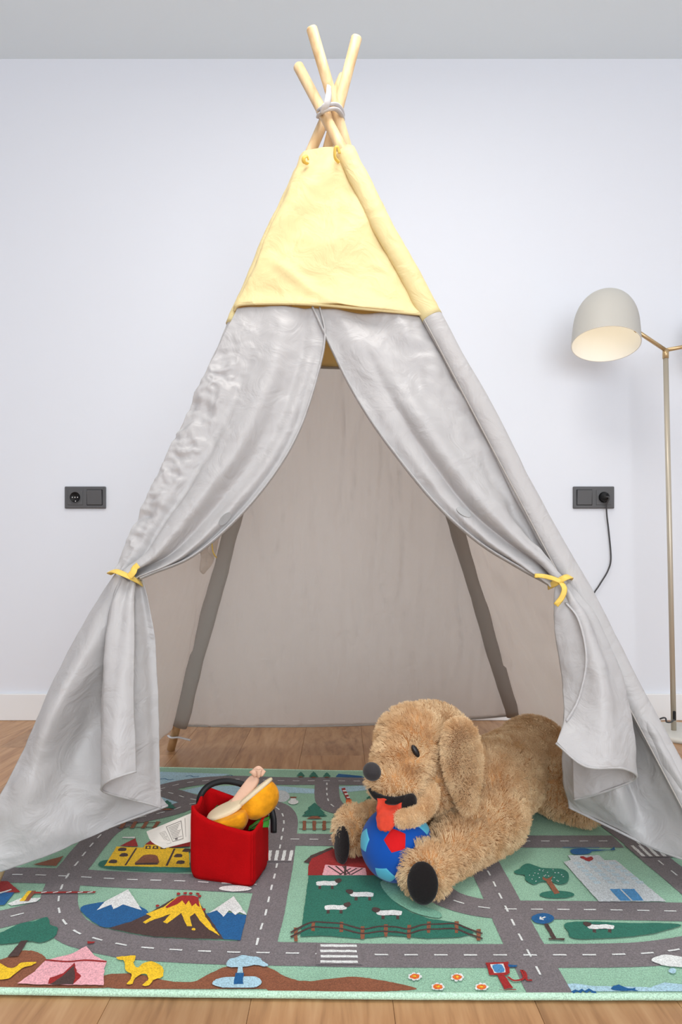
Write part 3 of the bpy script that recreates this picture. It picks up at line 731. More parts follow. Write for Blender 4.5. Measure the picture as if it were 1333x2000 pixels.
# tree, tent, camels
t = Print('printed_acacia_tree')
t.poly(smc(K8((-60,360),(30,320),(100,285),(180,270),(245,250),(262,290),(300,305),(285,350),(220,382),(150,375),(80,385),(20,390),(-60,392)), 60), 'teal', 8)
t.poly(K8((110,375),(145,372),(95,455),(40,458)), 'dark', 9); t.build()
t = Print('printed_pink_tent')
t.poly(K8((235,478),(380,440),(450,402),(490,450),(558,485),(545,520),(540,606),(240,604),(90,598),(180,535)), 'pink', 9)
t.stroke(sm(K8((235,476),(350,485),(440,478),(555,485)), 16), .0035, 'red', 11)
t.poly(K8((388,490),(400,540),(425,560),(385,600),(250,600),(258,570),(330,545)), 'red', 10); t.poly(K8((384,505),(392,560),(380,604),(260,604),(320,565)), 'dark', 11)
t.poly(K8((455,378),(500,380),(485,388),(455,390)), 'red', 10); t.build()
t = Print('printed_camel')
t.poly(smc(K8((610,460),(650,455),(705,453),(702,475),(695,492),(715,515),(745,495),(780,482),(815,490),(845,510),(852,540),(845,565),(800,580),(775,608),(740,606),(770,580),(765,550),(735,550),(705,570),(690,600),(660,600),(680,575),(685,550),(655,530),(650,490),(640,475),(615,472)), 110), 'yellow', 9); t.build()
t = Print('printed_camel')
t.poly(smc(K8((-60,500),(0,492),(40,515),(80,512),(110,490),(190,486),(160,505),(120,515),(70,555),(30,575),(-60,572)), 60), 'yellow', 9); t.build()
# geyser cloud
t = Print('printed_geyser')
t.poly(smc(K8((1180,495),(1195,470),(1230,462),(1260,450),(1310,455),(1350,460),(1370,480),(1400,500),(1380,508),(1330,500),(1270,510),(1220,512),(1185,508)), 60), 'sky', 8)
t.poly(smc(K8((1115,605),(1120,580),(1170,565),(1300,560),(1350,570),(1360,600),(1320,618),(1200,622)), 50), 'sky', 8)
t.poly(K8((1245,505),(1265,505),(1268,545),(1235,545)), 'sky', 9); t.poly(K8((1228,543),(1270,543),(1266,602),(1218,602)), 'blue', 10); t.build()
# farm
t = Print('printed_barn')
t.poly(K1((330,232),(345,205),(450,160),(560,170),(640,200),(700,298),(325,298)), 'red', 7)
t.poly(K1((302,230),(340,195),(450,150),(460,158),(345,210),(330,233)), 'dark', 8)
t.poly(K1((415,243),(625,260),(630,298),(400,298)), 'pink', 8)
for x in (430,470,505): t.stroke(K1((x,250),(x+70-(x-430)*.4,296)), .0030, 'dark', 9)
for x in (610,580,550): t.stroke(K1((x,262),(x-60,296)), .0030, 'dark', 9)
t.stroke(K1((520,248),(518,298)), .004, 'dark', 9)
t.build()
t = Print('printed_pasture')
t.poly(K1((330,298),(715,298),(715,340),(740,400),(800,455),(870,495),(960,525),(1100,545),(1170,575),(1190,600),(1120,620),(950,628),(760,612),(600,628),(400,612),(285,618)), 'teal', 7)
t.poly(smc(K1((705,330),(800,330),(900,440),(1010,490),(1010,520),(900,500),(800,450),(730,390)), 50), 'green', 7.5)
for y in (0, 26):
    t.stroke(sm(K1((235,598+y*.9),(340,546+y),(420,546+y),(500,552+y),(560,568+y),(620,580+y*.9),(700,566+y),(790,570+y),(850,580+y*.9),(920,558+y),(1010,554+y),(1090,552+y),(1160,578+y),(1235,604+y)), 60), .0042, 'dark', 9)
for a in ((262,572,645),(353,540,590),(500,542,595),(610,565,632),(732,555,620),(852,558,628),(955,540,600),(1100,538,600),(1215,580,640)):
    t.poly(K1((a[0]-10,a[1]),(a[0]+10,a[1]),(a[0]+8,a[2]),(a[0]-10,a[2])), 'brown', 8)
t.build()
def sheep(K, x, y, w, h, flip):
    t = Print('printed_sheep'); s = -1 if flip else 1
    t.poly(smc(K(*[(x+s*w*a, y+h*b_) for a, b_ in ((-.5,-.2),(-.2,-.35),(.2,-.3),(.5,-.35),(.5,.2),(.3,.4),(-.1,.35),(-.45,.4),(-.52,.1))]), 40), 'white', 9)
    t.poly(smc(K(*[(x+s*w*a, y+h*b_) for a, b_ in ((.38,-.55),(.62,-.75),(.70,-.4),(.54,.0),(.40,-.15))]), 20), 'dark', 10)
    for dx in (-.35, .25): t.stroke(K((x+s*w*dx, y+h*.3), (x+s*w*dx, y+h*.95)), .005, 'dark', 8)
    t.build()
sheep(K1, 425, 340, 108, 32, False); sheep(K1, 605, 398, 118, 34, True); sheep(K1, 470, 466, 112, 34, False); sheep(K1, 748, 494, 128, 36, True)
# flowers
for a in ((882,828),(1103,831),(1003,882),(1230,883)):
    t = Print('printed_flower')
    for k in range(7): t.poly(ell((a[0]+26*math.cos(k*.9), a[1]+15*math.sin(k*.9)), 11, 8, K1, 9), 'white', 8)
    t.poly(ell(a, 25, 14, K1, 12), 'orange', 9); t.poly(ell(a, 9, 5, K1, 8), 'yellow', 10); t.build()
# petrol pump
t = Print('printed_petrol_pump')
t.poly(K2((62,938),(210,932),(222,1005),(200,1020),(90,1018)), 'red', 9); t.poly(K2((92,950),(178,946),(195,1003),(118,1008)), 'white', 10); t.poly(smc(K2((108,958),(165,954),(184,998),(128,1002)), 30), 'bluelt', 11)
t.poly(K2((140,1018),(185,1018),(240,1100),(185,1110)), 'red', 8); t.poly(K2((155,1115),(255,1108),(270,1124),(150,1128)), 'red', 9)
t.stroke(sm(K2((205,1030),(250,1055),(310,1040),(295,990),(320,1005),(330,1050),(365,1052)), 30), .0035, 'red', 10); t.poly(K2((205,950),(270,955),(262,968),(215,965)), 'blue', 9)
t.build()
# sign, sheep island, hospital, heli, tree
t = Print('printed_road_sign')
t.poly(ell((433,650), 72, 34, K2, 24), 'blue', 8); t.stroke(K2((450,640),(418,655)), .003, 'white', 9); t.stroke(K2((418,640),(416,656),(440,660)), .003, 'white', 9)
t.poly(K2((440,685),(465,682),(520,775),(498,785)), 'dark', 8); t.poly(K2((470,780),(575,780),(572,792),(470,788)), 'dark', 9); t.build()
t = Print('printed_meadow')
t.poly(smc(K2((572,688),(640,672),(800,672),(1000,680),(1200,680),(1330,692),(1250,720),(1100,755),(900,775),(640,780),(595,735)), 70), 'teal', 8); t.build()
sheep(K2, 808, 704, 165, 40, True)
t = Print('printed_hospital')
t.poly(K2((595,240),(800,240),(830,272),(905,272),(1230,540),(795,540),(568,285),(615,272)), 'pale', 8)
for r in range(6):
    for q in range(4):
        x = 645+q*78+r*26+q*r*3; y = 292+r*25
        t.poly(K2((x-22,y-9),(x+24,y-9),(x+38,y+9),(x-8,y+9)), 'ice', 9)
t.poly(K2((865,460),(1025,460),(1085,536),(935,536)), 'bluelt', 9); t.stroke(K2((935,462),(1010,536)), .003, 'pale', 10)
t.poly(smc(K2((672,255),(695,248),(715,258),(745,250),(758,265),(735,282),(705,272)), 30), 'red', 10); t.build()
t = Print('printed_helicopter')
t.poly(smc(K2((610,210),(640,198),(700,195),(745,205),(740,225),(690,236),(630,232)), 30), 'blue', 8); t.poly(K2((735,202),(870,205),(895,185),(902,205),(745,215)), 'blue', 8)
t.stroke(K2((560,190),(800,192)), .0025, 'blue', 9); t.build()
t = Print('printed_tree')
t.poly(smc(K2((248,345),(285,325),(310,300),(350,295),(420,320),(480,325),(560,330),(600,362),(590,415),(540,430),(480,410),(420,415),(370,430),(320,400),(315,370),(260,360)), 70), 'teal', 8)
t.poly(ell((525,495), 113, 24, K2, 26), 'teal', 8); t.poly(K2((430,380),(460,395),(500,375),(485,405),(545,488),(510,495),(455,410),(430,398)), 'brown', 9)
for k in range(26): t.poly(ell((random.uniform(330, 570), random.uniform(325, 410)), 4, 3, K2, 6), 'pale', 8.5)
t.build()
def pine(K, x, y, w, h):
    t = Print('printed_pine'); t.poly(K((x-.12*w,y),(x+.12*w,y),(x+.3*w,y+.2*h),(x-.3*w,y+.2*h)), 'brown', 8)
    t.poly(K((x,y-h),(x+.25*w,y-.6*h),(x+.2*w,y-.55*h),(x+.4*w,y-.25*h),(x+.33*w,y-.22*h),(x+.5*w,y),(x-.5*w,y),(x-.33*w,y-.22*h),(x-.42*w,y-.25*h),(x-.2*w,y-.55*h),(x-.27*w,y-.6*h)), 'teal', 9); t.build()
pine(K3, 930, 322, 140, 72); pine(K3, 1065, 333, 85, 42); pine(K3, 130, 280, 100, 45); pine(K3, 855, 105, 50, 24); pine(K3, 925, 108, 55, 28); pine(K3, 997, 108, 50, 24); pine(K3, 1235, 255, 95, 50)
t = Print('printed_snowman'); t.poly(ell((815,246), 28, 13, K3, 14), 'white', 9); t.poly(ell((815,232), 16, 9, K3, 12), 'white', 10); t.poly(K3((797,218),(833,218),(830,226),(800,226)), 'brown', 11); t.build()
t = Print('printed_level_crossing'); t.poly(K3((1075,172),(1095,168),(1125,232),(1105,236)), 'red', 9)
for k in range(3): t.poly(K3((1083+k*10,182+k*18),(1100+k*10,180+k*18),(1104+k*10,188+k*18),(1087+k*10,190+k*18)), 'white', 10)
t.poly(K3((1100,232),(1132,232),(1132,262),(1102,258)), 'orange', 10); t.build()
t = Print('printed_cloud'); t.poly(smc(K2((1135,920),(1180,895),(1230,885),(1280,892),(1340,900),(1420,910),(1420,965),(1250,960),(1180,945)), 40), 'white', 8); t.poly(ell((1270,990), 26, 18, K2, 10), 'sky', 8); t.build()
t = Print('printed_puddle'); t.poly(ell((460,1738), 32, 6, KX, 18), 'white', 8); t.build()
t = Print('printed_emblem')
for k in range(8): t.poly(ell((1175+random.uniform(-12,12), 1592+random.uniform(-8,10)), 4, 2.5, KX, 7), 'dark' if k % 2 else 'white', 8)
t.build()

# ------------------------------------------------------------------ plush dog
M_fur = fur_mat('plush_fur', lin(218, 174, 124), lin(251, 224, 182), 30)
M_skin = fur_mat('plush_backing', lin(176, 124, 76), lin(206, 158, 108), 26)
M_pad = basic('black_plush', lin(30, 26, 26), 0.95, spec=.12, bump=(300, .5, .002), sheen=.2)
M_nose = basic('dark_velour', lin(44, 40, 42), 0.85, bump=(700, .4, .001), sheen=.2)
M_eye = basic('black_thread', lin(24, 18, 18), 0.4)
M_tongue = basic('red_velour', lin(205, 66, 44), 0.8, spec=.12, bump=(160, .35, .003), vary=(40, .15), sheen=.2)
M_lip = basic('pale_backing', lin(214, 178, 132), 0.9)
dog = tag(empty('plush_dog', (.3, 1.45, RUG_Z)), 'golden plush retriever lying on the rug with its red tongue out', 'stuffed toy')
def remesh(name, bm, vox, mat, parent, smooth_it=8):
    me = bpy.data.meshes.new(name); bm.to_mesh(me); bm.free()
    o = bpy.data.objects.new(name, me); COL.objects.link(o)
    r = o.modifiers.new('r', 'REMESH'); r.mode = 'VOXEL'; r.voxel_size = vox
    s = o.modifiers.new('s', 'SMOOTH'); s.iterations = smooth_it; s.factor = .5
    dg = bpy.context.evaluated_depsgraph_get(); dg.update()
    nm = bpy.data.meshes.new_from_object(o.evaluated_get(dg)); bpy.data.objects.remove(o)
    nm.name = name; nm.materials.clear(); nm.materials.append(mat)
    return link(name, nm, mat, parent, True)
def capsule(bm, a, b, ra, rb, n=9):
    a = Vector(a); b = Vector(b)
    for i in range(n):
        t = i/(n-1); ell_geo(bm, lerp(a, b, t), [lerp(ra, rb, t)]*3, None, 2)
def fur(o, count, length, children, thick=.0007, mat_i=1, clump=.35, rough=.006, seed=1, grav=.0):
    o.data.materials.append(M_fur)
    mod = o.modifiers.new('fur', 'PARTICLE_SYSTEM'); ps = mod.particle_system.settings; mod.particle_system.seed = seed
    ps.type = 'HAIR'; ps.count = count; ps.hair_length = length; ps.hair_step = 3; ps.render_step = 3
    ps.use_advanced_hair = False; ps.emit_from = 'FACE'; ps.distribution = 'RAND'; ps.use_even_distribution = True
    ps.child_type = 'INTERPOLATED'; ps.rendered_child_count = children; ps.child_length = 1.0
    ps.clump_factor = clump; ps.roughness_1 = rough; ps.roughness_1_size = .6; ps.roughness_2 = rough; ps.roughness_endpoint = rough*.5
    ps.root_radius = 1.0; ps.tip_radius = .35; ps.radius_scale = thick; ps.material = 2
    try: ps.use_hair_bspline = True
    except Exception: pass
SH = .011   # skin lies this far below the tip of the pile
bm = bmesh.new()
s_ = SH
hd = frame_mat((0,0,0), (-.62, -.62, -.18), (0, 0, 1))
def pe(px, py, Y, a, b_=None, c_=None): ell_geo(bm, P(px, py, Y), (a-s_, (b_ or a)-s_, (c_ or a)-s_))
pe(838, 1462, 1.400, .098, .098, .096)             # skull
pe(806, 1446, 1.360, .076, .078, .074)             # brow
pe(788, 1484, 1.320, .064, .064, .058)             # bridge
pe(768, 1521, 1.290, .055, .056, .045)             # muzzle
pe(790, 1528, 1.285, .046, .046, .040)             # cheek
pe(842, 1530, 1.350, .056, .060, .060)             # jowl
ell_geo(bm, (.232, 1.455, .140), (.085-s_, .085-s_, .10-s_))                          # neck
ell_geo(bm, (.225, 1.435, .085), (.098-s_, .085-s_, .078-s_))                         # chest
ell_geo(bm, (.300, 1.480, .105), (.098-s_, .105-s_, .098-s_))                         # shoulder
for i in range(7):
    t = i/6; ell_geo(bm, lerp(V(.30, 1.49, .108), V(.465, 1.715, .104), t), (.100-s_, .100-s_, .098-s_))   # barrel
ell_geo(bm, (.470, 1.725, .112), (.098-s_, .098-s_, .100-s_))                         # rump
ell_geo(bm, (.480, 1.600, .090), (.068-s_, .080-s_, .078-s_))                         # near thigh
capsule(bm, (.490, 1.570, .058), (.535, 1.525, .050), .050-s_, .040-s_)                # near hind foot
capsule(bm, (.40, 1.79, .06), (.32, 1.83, .05), .055-s_, .042-s_)                      # far hind leg
capsule(bm, (.53, 1.79, .13), (.66, 1.84, .05), .040-s_, .030-s_)                      # tail
capsule(bm, (.305, 1.415, .078), (.165, 1.250, .056), .078-s_, .048-s_)                # near foreleg
ell_geo(bm, (.148, 1.218, .057), (.053-s_, .046-s_, .055-s_))                         # near paw
capsule(bm, (.185, 1.480, .075), (.050, 1.405, .060), .060-s_, .046-s_)                # far foreleg
ell_geo(bm, (.022, 1.385, .062), (.042-s_, .044-s_, .053-s_))                         # far paw
body = remesh('body', bm, .0048, M_skin, dog, 8)
fur(body, 8000, .0150, 14, thick=.0009, seed=2, clump=.55)
bm = bmesh.new()
for i in range(12):
    q = spline([P(836, 1548, 1.285), P(832, 1572, 1.256), P(812, 1592, 1.232), P(786, 1600, 1.218)], 12)[i]
    ell_geo(bm, q, [.0195-.006*(i/11)]*3, None, 2)
jaw = remesh('lower_jaw', bm, .0036, M_lip, dog, 5)
fur(jaw, 900, .0055, 8, thick=.0008, seed=9, clump=.4)
# ears: flat hanging lobes
def ear(c, lean, side, seed):
    bm = bmesh.new()
    M = frame_mat((0,0,0), lean[0], lean[1])
    for i in range(9):
        t = i/8; w = .030 + .012*math.sin(math.pi*min(1, t*.95+.12)) - .012*(t**3)
        ell_geo(bm, Vector(c) + M.to_3x3() @ V(0, 0, .062-.118*t), (w-.006, .0125, .024), M, 2)
    e = remesh('ear', bm, .0042, M_skin, dog, 5)
    fur(e, 1500, .0120, 12, thick=.0009, seed=seed, clump=.55); return e
ear(P(905, 1500, 1.296), ((-.10, .10, 1), (.95, .30, 0)), 1, 5)
ear((.125, 1.492, .165), ((.05, -.05, 1), (.80, .60, 0)), -1, 6)
# face
def fell(name, c, r, M, mat, parent, sub=3):
    bm = bmesh.new(); ell_geo(bm, c, r, M, sub); return frombm(name, bm, mat, parent, True)
nose = fell('nose', P(727, 1507, 1.248), (.0175, .014, .0165), frame_mat((0,0,0), (.15, -.1, 1), (.8, -.6, 0)), M_nose, dog)
Me = frame_mat((0,0,0), (-.55, .0, 1.0), (.75, .60, .3))
fell('eye', P(812, 1467, 1.262), (.0058, .0056, .0125), Me, M_eye, dog)
fell('eye', (.085, 1.440, .222), (.005, .005, .010), None, M_eye, dog)
# mouth: dark lining under the upper lip
lip = spline([P(722, 1541, 1.262), P(734, 1554, 1.250), P(752, 1562, 1.243), P(776, 1564, 1.240), P(796, 1558, 1.243), P(808, 1552, 1.25)], 24)
tube('mouth_rim', lip, [.003+.0045*math.sin(math.pi*i/23) for i in range(24)], M_pad, dog, 10)
bm = bmesh.new()
ell_geo(bm, P(778, 1571, 1.272), (.034, .022, .016), frame_mat((0,0,0), (.35, -.1, 1), (1, 0, -.35)))
ell_geo(bm, P(797, 1571, 1.240), (.014, .012, .021), frame_mat((0,0,0), (.6, 0, 1), (1, 0, -.6)))
frombm('mouth_lining', bm, M_pad, dog, True)
def tq(px, py, Y): return P(px, py, Y)
trs = [[tq(738, 1561, 1.242), tq(750, 1559, 1.238), tq(763, 1562, 1.240), tq(776, 1560, 1.238), tq(787, 1563, 1.242)],
       [tq(737, 1578, 1.228), tq(749, 1577, 1.238), tq(761, 1579, 1.242), tq(773, 1578, 1.238), tq(783, 1580, 1.228)],
       [tq(737, 1597, 1.228), tq(747, 1597, 1.220), tq(757, 1598, 1.222), tq(768, 1598, 1.220), tq(777, 1597, 1.228)],
       [tq(739, 1612, 1.214), tq(746, 1616, 1.206), tq(754, 1618, 1.207), tq(762, 1617, 1.206), tq(769, 1610, 1.214)],
       [tq(744, 1620, 1.210), tq(748, 1622, 1.204), tq(753, 1624, 1.203), tq(758, 1622, 1.204), tq(763, 1618, 1.210)]]
loft('tongue', trs, 30, 40, M_tongue, dog, None, .006)
# paw pads
def pad(c, nrm, rx, rz):
    M = frame_mat((0,0,0), (0, 0, 1), nrm); M2 = frame_mat((0,0,0), nrm, (0, 0, 1))
    bm = bmesh.new(); ell_geo(bm, c, (rz, rx, .009), M2, 3); return frombm('paw_pad', bm, M_pad, dog, True)
pad(P(826, 1725, 1.176), (-.28, -.95, .10), .0265, .0355)
pad(P(668, 1651, 1.352), (-.80, -.58, .08), .022, .037)

# ------------------------------------------------------------------ ball
M_blue = basic('blue_plush', lin(22, 84, 176), 0.85, spec=.12, bump=(500, .3, .001), vary=(14, .08), sheen=.15)
M_lblue = basic('light_blue_plush', lin(92, 188, 216), 0.85, spec=.12, bump=(500, .3, .001), sheen=.15)
M_red = basic('red_plush', lin(222, 30, 34), 0.85, spec=.12, bump=(500, .3, .001), sheen=.15)
BR_ = .066; bc = V(.1015, 1.280, RUG_Z+BR_+.001)
ball = tag(empty('soft_ball', bc), 'blue soft football with red and light blue pentagons', 'ball')
bm = bmesh.new(); ell_geo(bm, bc, (BR_, BR_, BR_), None, 5)
frombm('ball_skin', bm, M_blue, ball, True)
ph = (1+5**.5)/2; ico = []
for a in (-1, 1):
    for b_ in (-ph, ph): ico += [V(0, a, b_), V(a, b_, 0), V(b_, 0, a)]
ico = [q.normalized() for q in ico]
q0 = ico[0]; nb = min((q for q in ico if q != q0), key=lambda q: (q-q0).length)
A = frame_mat((0,0,0), q0, nb).to_3x3()
d0 = (P(773, 1641, 1.215)-bc); d0.normalize()
dn = (P(716, 1640, 1.25)-bc)
B = frame_mat((0,0,0), d0, dn).to_3x3(); Rb = B @ A.transposed()
for k, q in enumerate(ico):
    d = Rb @ q; x = (Rb @ min((p for p in ico if p != q), key=lambda p: (p-q).length)); M = frame_mat((0,0,0), d, x).to_3x3()
    vv = [M @ V(0, 0, 1)]; ff = []; NR, NE = 6, 25
    for r in range(1, NR+1):
        for e in range(NE):
            s1 = e/NE*5; k1 = int(s1); t = s1-k1
            p = lerp(V(math.cos(2*math.pi*k1/5), math.sin(2*math.pi*k1/5), 0), V(math.cos(2*math.pi*(k1+1)/5), math.sin(2*math.pi*(k1+1)/5), 0), t)*math.tan(.350)*r/NR
            vv.append(M @ (V(p.x, p.y, 1)).normalized())
    rad = BR_+.0008
    vv2 = [bc + q_*(rad if i_ < 1+NE*(NR-1) else BR_-.001) for i_, q_ in enumerate(vv)]
    for e in range(NE): ff.append((0, 1+e, 1+(e+1) % NE))
    for r in range(NR-1):
        for e in range(NE): ff.append((1+r*NE+e, 1+(r+1)*NE+e, 1+(r+1)*NE+(e+1) % NE, 1+r*NE+(e+1) % NE))
    o = mesh('pentagon_patch', vv2, ff, M_red if (d-d0).length < .1 or (d+d0).length < .1 else M_lblue, ball, True)
tag_l = fell('care_label', P(843, 1664, 1.235), (.004, .0015, .005), None, M_lblue, ball, 2)

# ------------------------------------------------------------------ red felt basket with plush food
M_felt = basic('red_felt', lin(176, 6, 12), 0.95, spec=.12, bump=(420, .5, .0012), vary=(30, .08))
bA, bB, bC = G(368, 1716), G(496, 1737), G(527, 1692); bD = bA + (bC-bB)
basket = tag(empty('felt_basket', ((bA+bC)/2)), 'red felt toy shopping basket with a black handle', 'basket')
def rrect(t, z, shrink=0.0, out=1.0):
    """point on the rounded outline of the basket, t in 0..4 running A-B-C-D"""
    cs = [bA, bB, bC, bD]; ctr = (bA+bB+bC+bD)/4
    k = int(t) % 4; f = t-int(t); a, b_, c_, d_ = cs[k-1], cs[k], cs[(k+1) % 4], cs[(k+2) % 4]
    p = lerp(b_, c_, f); e = .16
    if f < e:
        q = lerp(b_, a, e-f) if False else b_; w = (1-f/e)**2*.34; p = lerp(p, ctr, w*.22)
    if f > 1-e:
        w = (1-(1-f)/e)**2*.34; p = lerp(p, ctr, w*.22)
    d = p-ctr; d.z = 0
    p = ctr + d*(out - shrink/d.length)
    return V(p.x, p.y, z)
def rim(t):
    hs = [(.0, .142), (.12, .132), (.3, .122), (.6, .114), (1.0, .110), (1.4, .112), (2.0, .118), (2.4, .132), (2.6, .136), (3.0, .148), (3.3, .146), (3.6, .133), (4.0, .142)]
    for (a, za), (b_, zb) in zip(hs, hs[1:]):
        if a <= t <= b_: return za+(zb-za)*(t-a)/(b_-a)
    return .14
NB, NZ = 96, 14; vv = []; ff = []
lev = []
for j in range(NZ):   # outside from bottom to rim
    t = j/(NZ-1); lev.append((t, 0.0))
for j in range(NZ):   # inside back down
    t = 1-j/(NZ-1); lev.append((t, .0045))
for t, sh in lev:
    for i in range(NB):
        s1 = 4*i/NB; z = RUG_Z+.0008 + (rim(s1)-RUG_Z)*t if sh == 0 else RUG_Z+.005+(rim(s1)-RUG_Z-.005)*t
        o_ = 1.0 - .10*max(0, .10-t)/.10*.7 + .025*math.sin(t*math.pi)*math.sin(s1*math.pi)**2
        p = rrect(s1, z, sh, o_); p += V(.0015*fbm(p, 25), .0015*fbm(p+V(5, 0, 0), 25), 0); vv.append(p)
for j in range(len(lev)-1):
    for i in range(NB): ff.append((j*NB+i, j*NB+(i+1) % NB, (j+1)*NB+(i+1) % NB, (j+1)*NB+i))
ff.append(tuple(range(NB))[::-1]); ff.append(tuple((len(lev)-1)*NB+i for i in range(NB)))
bk = mesh('bag_body', vv, ff, M_felt, basket, True)
for k in (1, 2): # stitched vertical edges
    tube('corner_seam', [rrect(k+.0001, RUG_Z+.012+(rim(k)-.012-RUG_Z)*i/12, -.001) for i in range(13)], .0022, M_felt, basket, 8)
hp = [P(389, 1586, 1.345), P(389, 1568, 1.345), P(393, 1552, 1.345), P(405, 1537, 1.350), P(424, 1528, 1.352), P(448, 1526, 1.352), P(476, 1533, 1.350), P(503, 1548, 1.340), P(525, 1570, 1.325), P(534, 1596, 1.317), P(535, 1626, 1.314)]
tube('handle', spline(hp, 60), .0060, M_black, basket, 10, .6, up=V(0, -1, 0))
fell('rivet', P(506, 1696, 1.295), (.003, .003, .004), None, M_black, basket, 2)
# paper tag
M_paper = basic('tag_paper', lin(224, 216, 206), 0.8); M_ink = basic('tag_print', lin(120, 112, 108), 0.9)
tg = [P(286, 1624, 1.36), P(320, 1657, 1.325), P(372, 1644, 1.31), P(374, 1588, 1.345)]
tgp = spline([tg[0], P(296, 1644, 1.338), tg[1]], 7)
vv = tgp + [tg[2], tg[3]]; tn = (tg[1]-tg[0]).cross(tg[2]-tg[0]).normalized()
if tn.y > 0: tn = -tn
paper = mesh('paper_tag', vv + [q-tn*.0008 for q in vv], [tuple(range(9)), tuple(range(17, 8, -1))] + [(i, (i+1) % 9, 9+(i+1) % 9, 9+i) for i in range(9)], M_paper, basket)
def tpt(a, b_): return lerp(lerp(tg[0], tg[3], a), lerp(tg[1], tg[2], a), b_) + tn*.0016
bm = bmesh.new()
def quad(a0, b0, a1, b1):
    bm.faces.new([bm.verts.new(tpt(*q)) for q in ((a0, b0), (a1, b0), (a1, b1), (a0, b1))])
for (a0, b0, a1, b1) in ((.42, .14, .78, .16), (.42, .82, .78, .84), (.42, .14, .432, .84), (.768, .14, .78, .84), (.22, .30, .36, .31), (.22, .86, .36, .87), (.22, .30, .227, .87), (.353, .30, .36, .87)): quad(a0, b0, a1, b1)
for i in range(8): quad(.24, .36+i*.06, .34-(i % 3)*.015, .375+i*.06)
for i in range(9): quad(.46, .22+i*.062, .74-(i % 4)*.03, .236+i*.062)
quad(.52, .72, .60, .80); quad(.86, .1, .868, .8)
frombm('tag_text', bm, M_ink, paper)
# plush sandwich
M_crust = basic('golden_plush', lin(226, 150, 22), 0.75, spec=.12, bump=(45, .6, .008), vary=(28, .45), sheen=.1)
M_crumb = basic('cream_plush', lin(226, 208, 176), 0.9, spec=.12, bump=(300, .4, .002), vary=(20, .05))
M_ham = basic('pink_felt', lin(228, 186, 160), 0.85, spec=.12, bump=(90, .4, .003))
M_leaf = basic('green_felt', lin(58, 128, 48), 0.9, spec=.12, bump=(120, .4, .002)); M_leaf2 = basic('dark_green_felt', lin(70, 86, 40), 0.9)
def bun(name, a, b_, w, d, mat, par, face, grow=0):
    """half loaf lying from a to b_: round outside, flat inside facing `face`"""
    ax = (b_-a); L_ = ax.length; ax.normalize(); fc = (face-ax*face.dot(ax)).normalized(); M = frame_mat((a+b_)/2, ax, fc)
    bm = bmesh.new(); b = bmesh.ops.create_icosphere(bm, subdivisions=4, radius=1)
    for v in b['verts']:
        q = v.co.copy(); sgn = lambda x, e: math.copysign(abs(x)**e, x)
        x = q.x
        if x > .25: x = .25 + (x-.25)*.12
        v.co = M @ V(x*d, sgn(q.y, .85)*w, sgn(q.z, .8)*L_/2*1.0) 
    return frombm(name, bm, mat, par, True)
sw = tag(empty('plush_sandwich', P(470, 1570, 1.33)), 'golden plush bread roll with ham sticking out of the red basket', 'toy food')
face = V(-.62, .16, .72)
bun('bread_half', P(472, 1588, 1.315), P(538, 1532, 1.335), .028, .034, M_crust, sw, face)
c2 = V(-.010, -.002, .009)
def slab(name, a, b_, w, th, mat, face, off, ez=.75):
    ax = (b_-a); L_ = ax.length; ax.normalize(); fc = (face-ax*face.dot(ax)).normalized(); M = frame_mat((a+b_)/2+fc*off, ax, fc)
    bm = bmesh.new(); b = bmesh.ops.create_icosphere(bm, subdivisions=4, radius=1)
    for v in b['verts']:
        q = v.co; sg = lambda x, e: math.copysign(abs(x)**e, x)
        v.co = M @ V(sg(q.x, .6)*th, sg(q.y, .8)*w, sg(q.z, ez)*L_/2)
    return frombm(name, bm, mat, sw, True)
slab('crumb', P(470, 1587, 1.315), P(539, 1529, 1.335), .0275, .006, M_crumb, face, .011)
slab('ham', P(450, 1590, 1.322), P(504, 1516, 1.342), .0125, .007, M_ham, V(-.3, -.8, .4), .004, .45)
face2 = V(-.50, -.06, .85)
bun('bread_half', P(414, 1606, 1.305), P(484, 1588, 1.300), .030, .030, M_crust, sw, face2)
slab('crumb', P(408, 1603, 1.315), P(478, 1572, 1.315), .029, .007, M_crumb, face2, .006)
slab('ham', P(440, 1588, 1.335), P(470, 1568, 1.33), .024, .004, M_ham, face2, .008)
kn = P(505, 1507, 1.345)
vv = []
bm = bmesh.new(); ell_geo(bm, kn, (.008, .007, .006), None, 3)
frombm('knot', bm, M_ham, sw, True)
loft('bow', [[P(488, 1507, 1.335), P(495, 1504, 1.328), P(505, 1504, 1.325), P(512, 1503, 1.328), P(518, 1505, 1.335)], [P(494, 1511, 1.332), P(499, 1510, 1.327), P(505, 1511, 1.325), P(510, 1510, 1.327), P(513, 1512, 1.332)], [P(498, 1514, 1.334), P(501, 1515, 1.330), P(505, 1516, 1.329), P(508, 1515, 1.330), P(511, 1514, 1.334)]], 20, 12, M_ham, sw, lambda u, v, p: .002*math.sin(u*14), .004)
loft('bow', [[P(490, 1506, 1.338), P(505, 1496, 1.336), P(517, 1504, 1.338)], [P(497, 1512, 1.336), P(505, 1508, 1.332), P(512, 1512, 1.336)]], 16, 8, M_ham, sw, None, .004)
lf = tag(empty('plush_lettuce', P(515, 1612, 1.315)), 'green felt salad leaf tucked in the red basket corner', 'toy food')
loft('leaf', [[P(486, 1622, 1.30), P(500, 1618, 1.295), P(524, 1616, 1.30)], [P(490, 1614, 1.305), P(505, 1606, 1.300), P(526, 1600, 1.31)], [P(500, 1606, 1.32), P(512, 1600, 1.316), P(528, 1594, 1.325)]], 20, 20, M_leaf, lf, lambda u, v, p: .003*fbm(p, 60), .004)
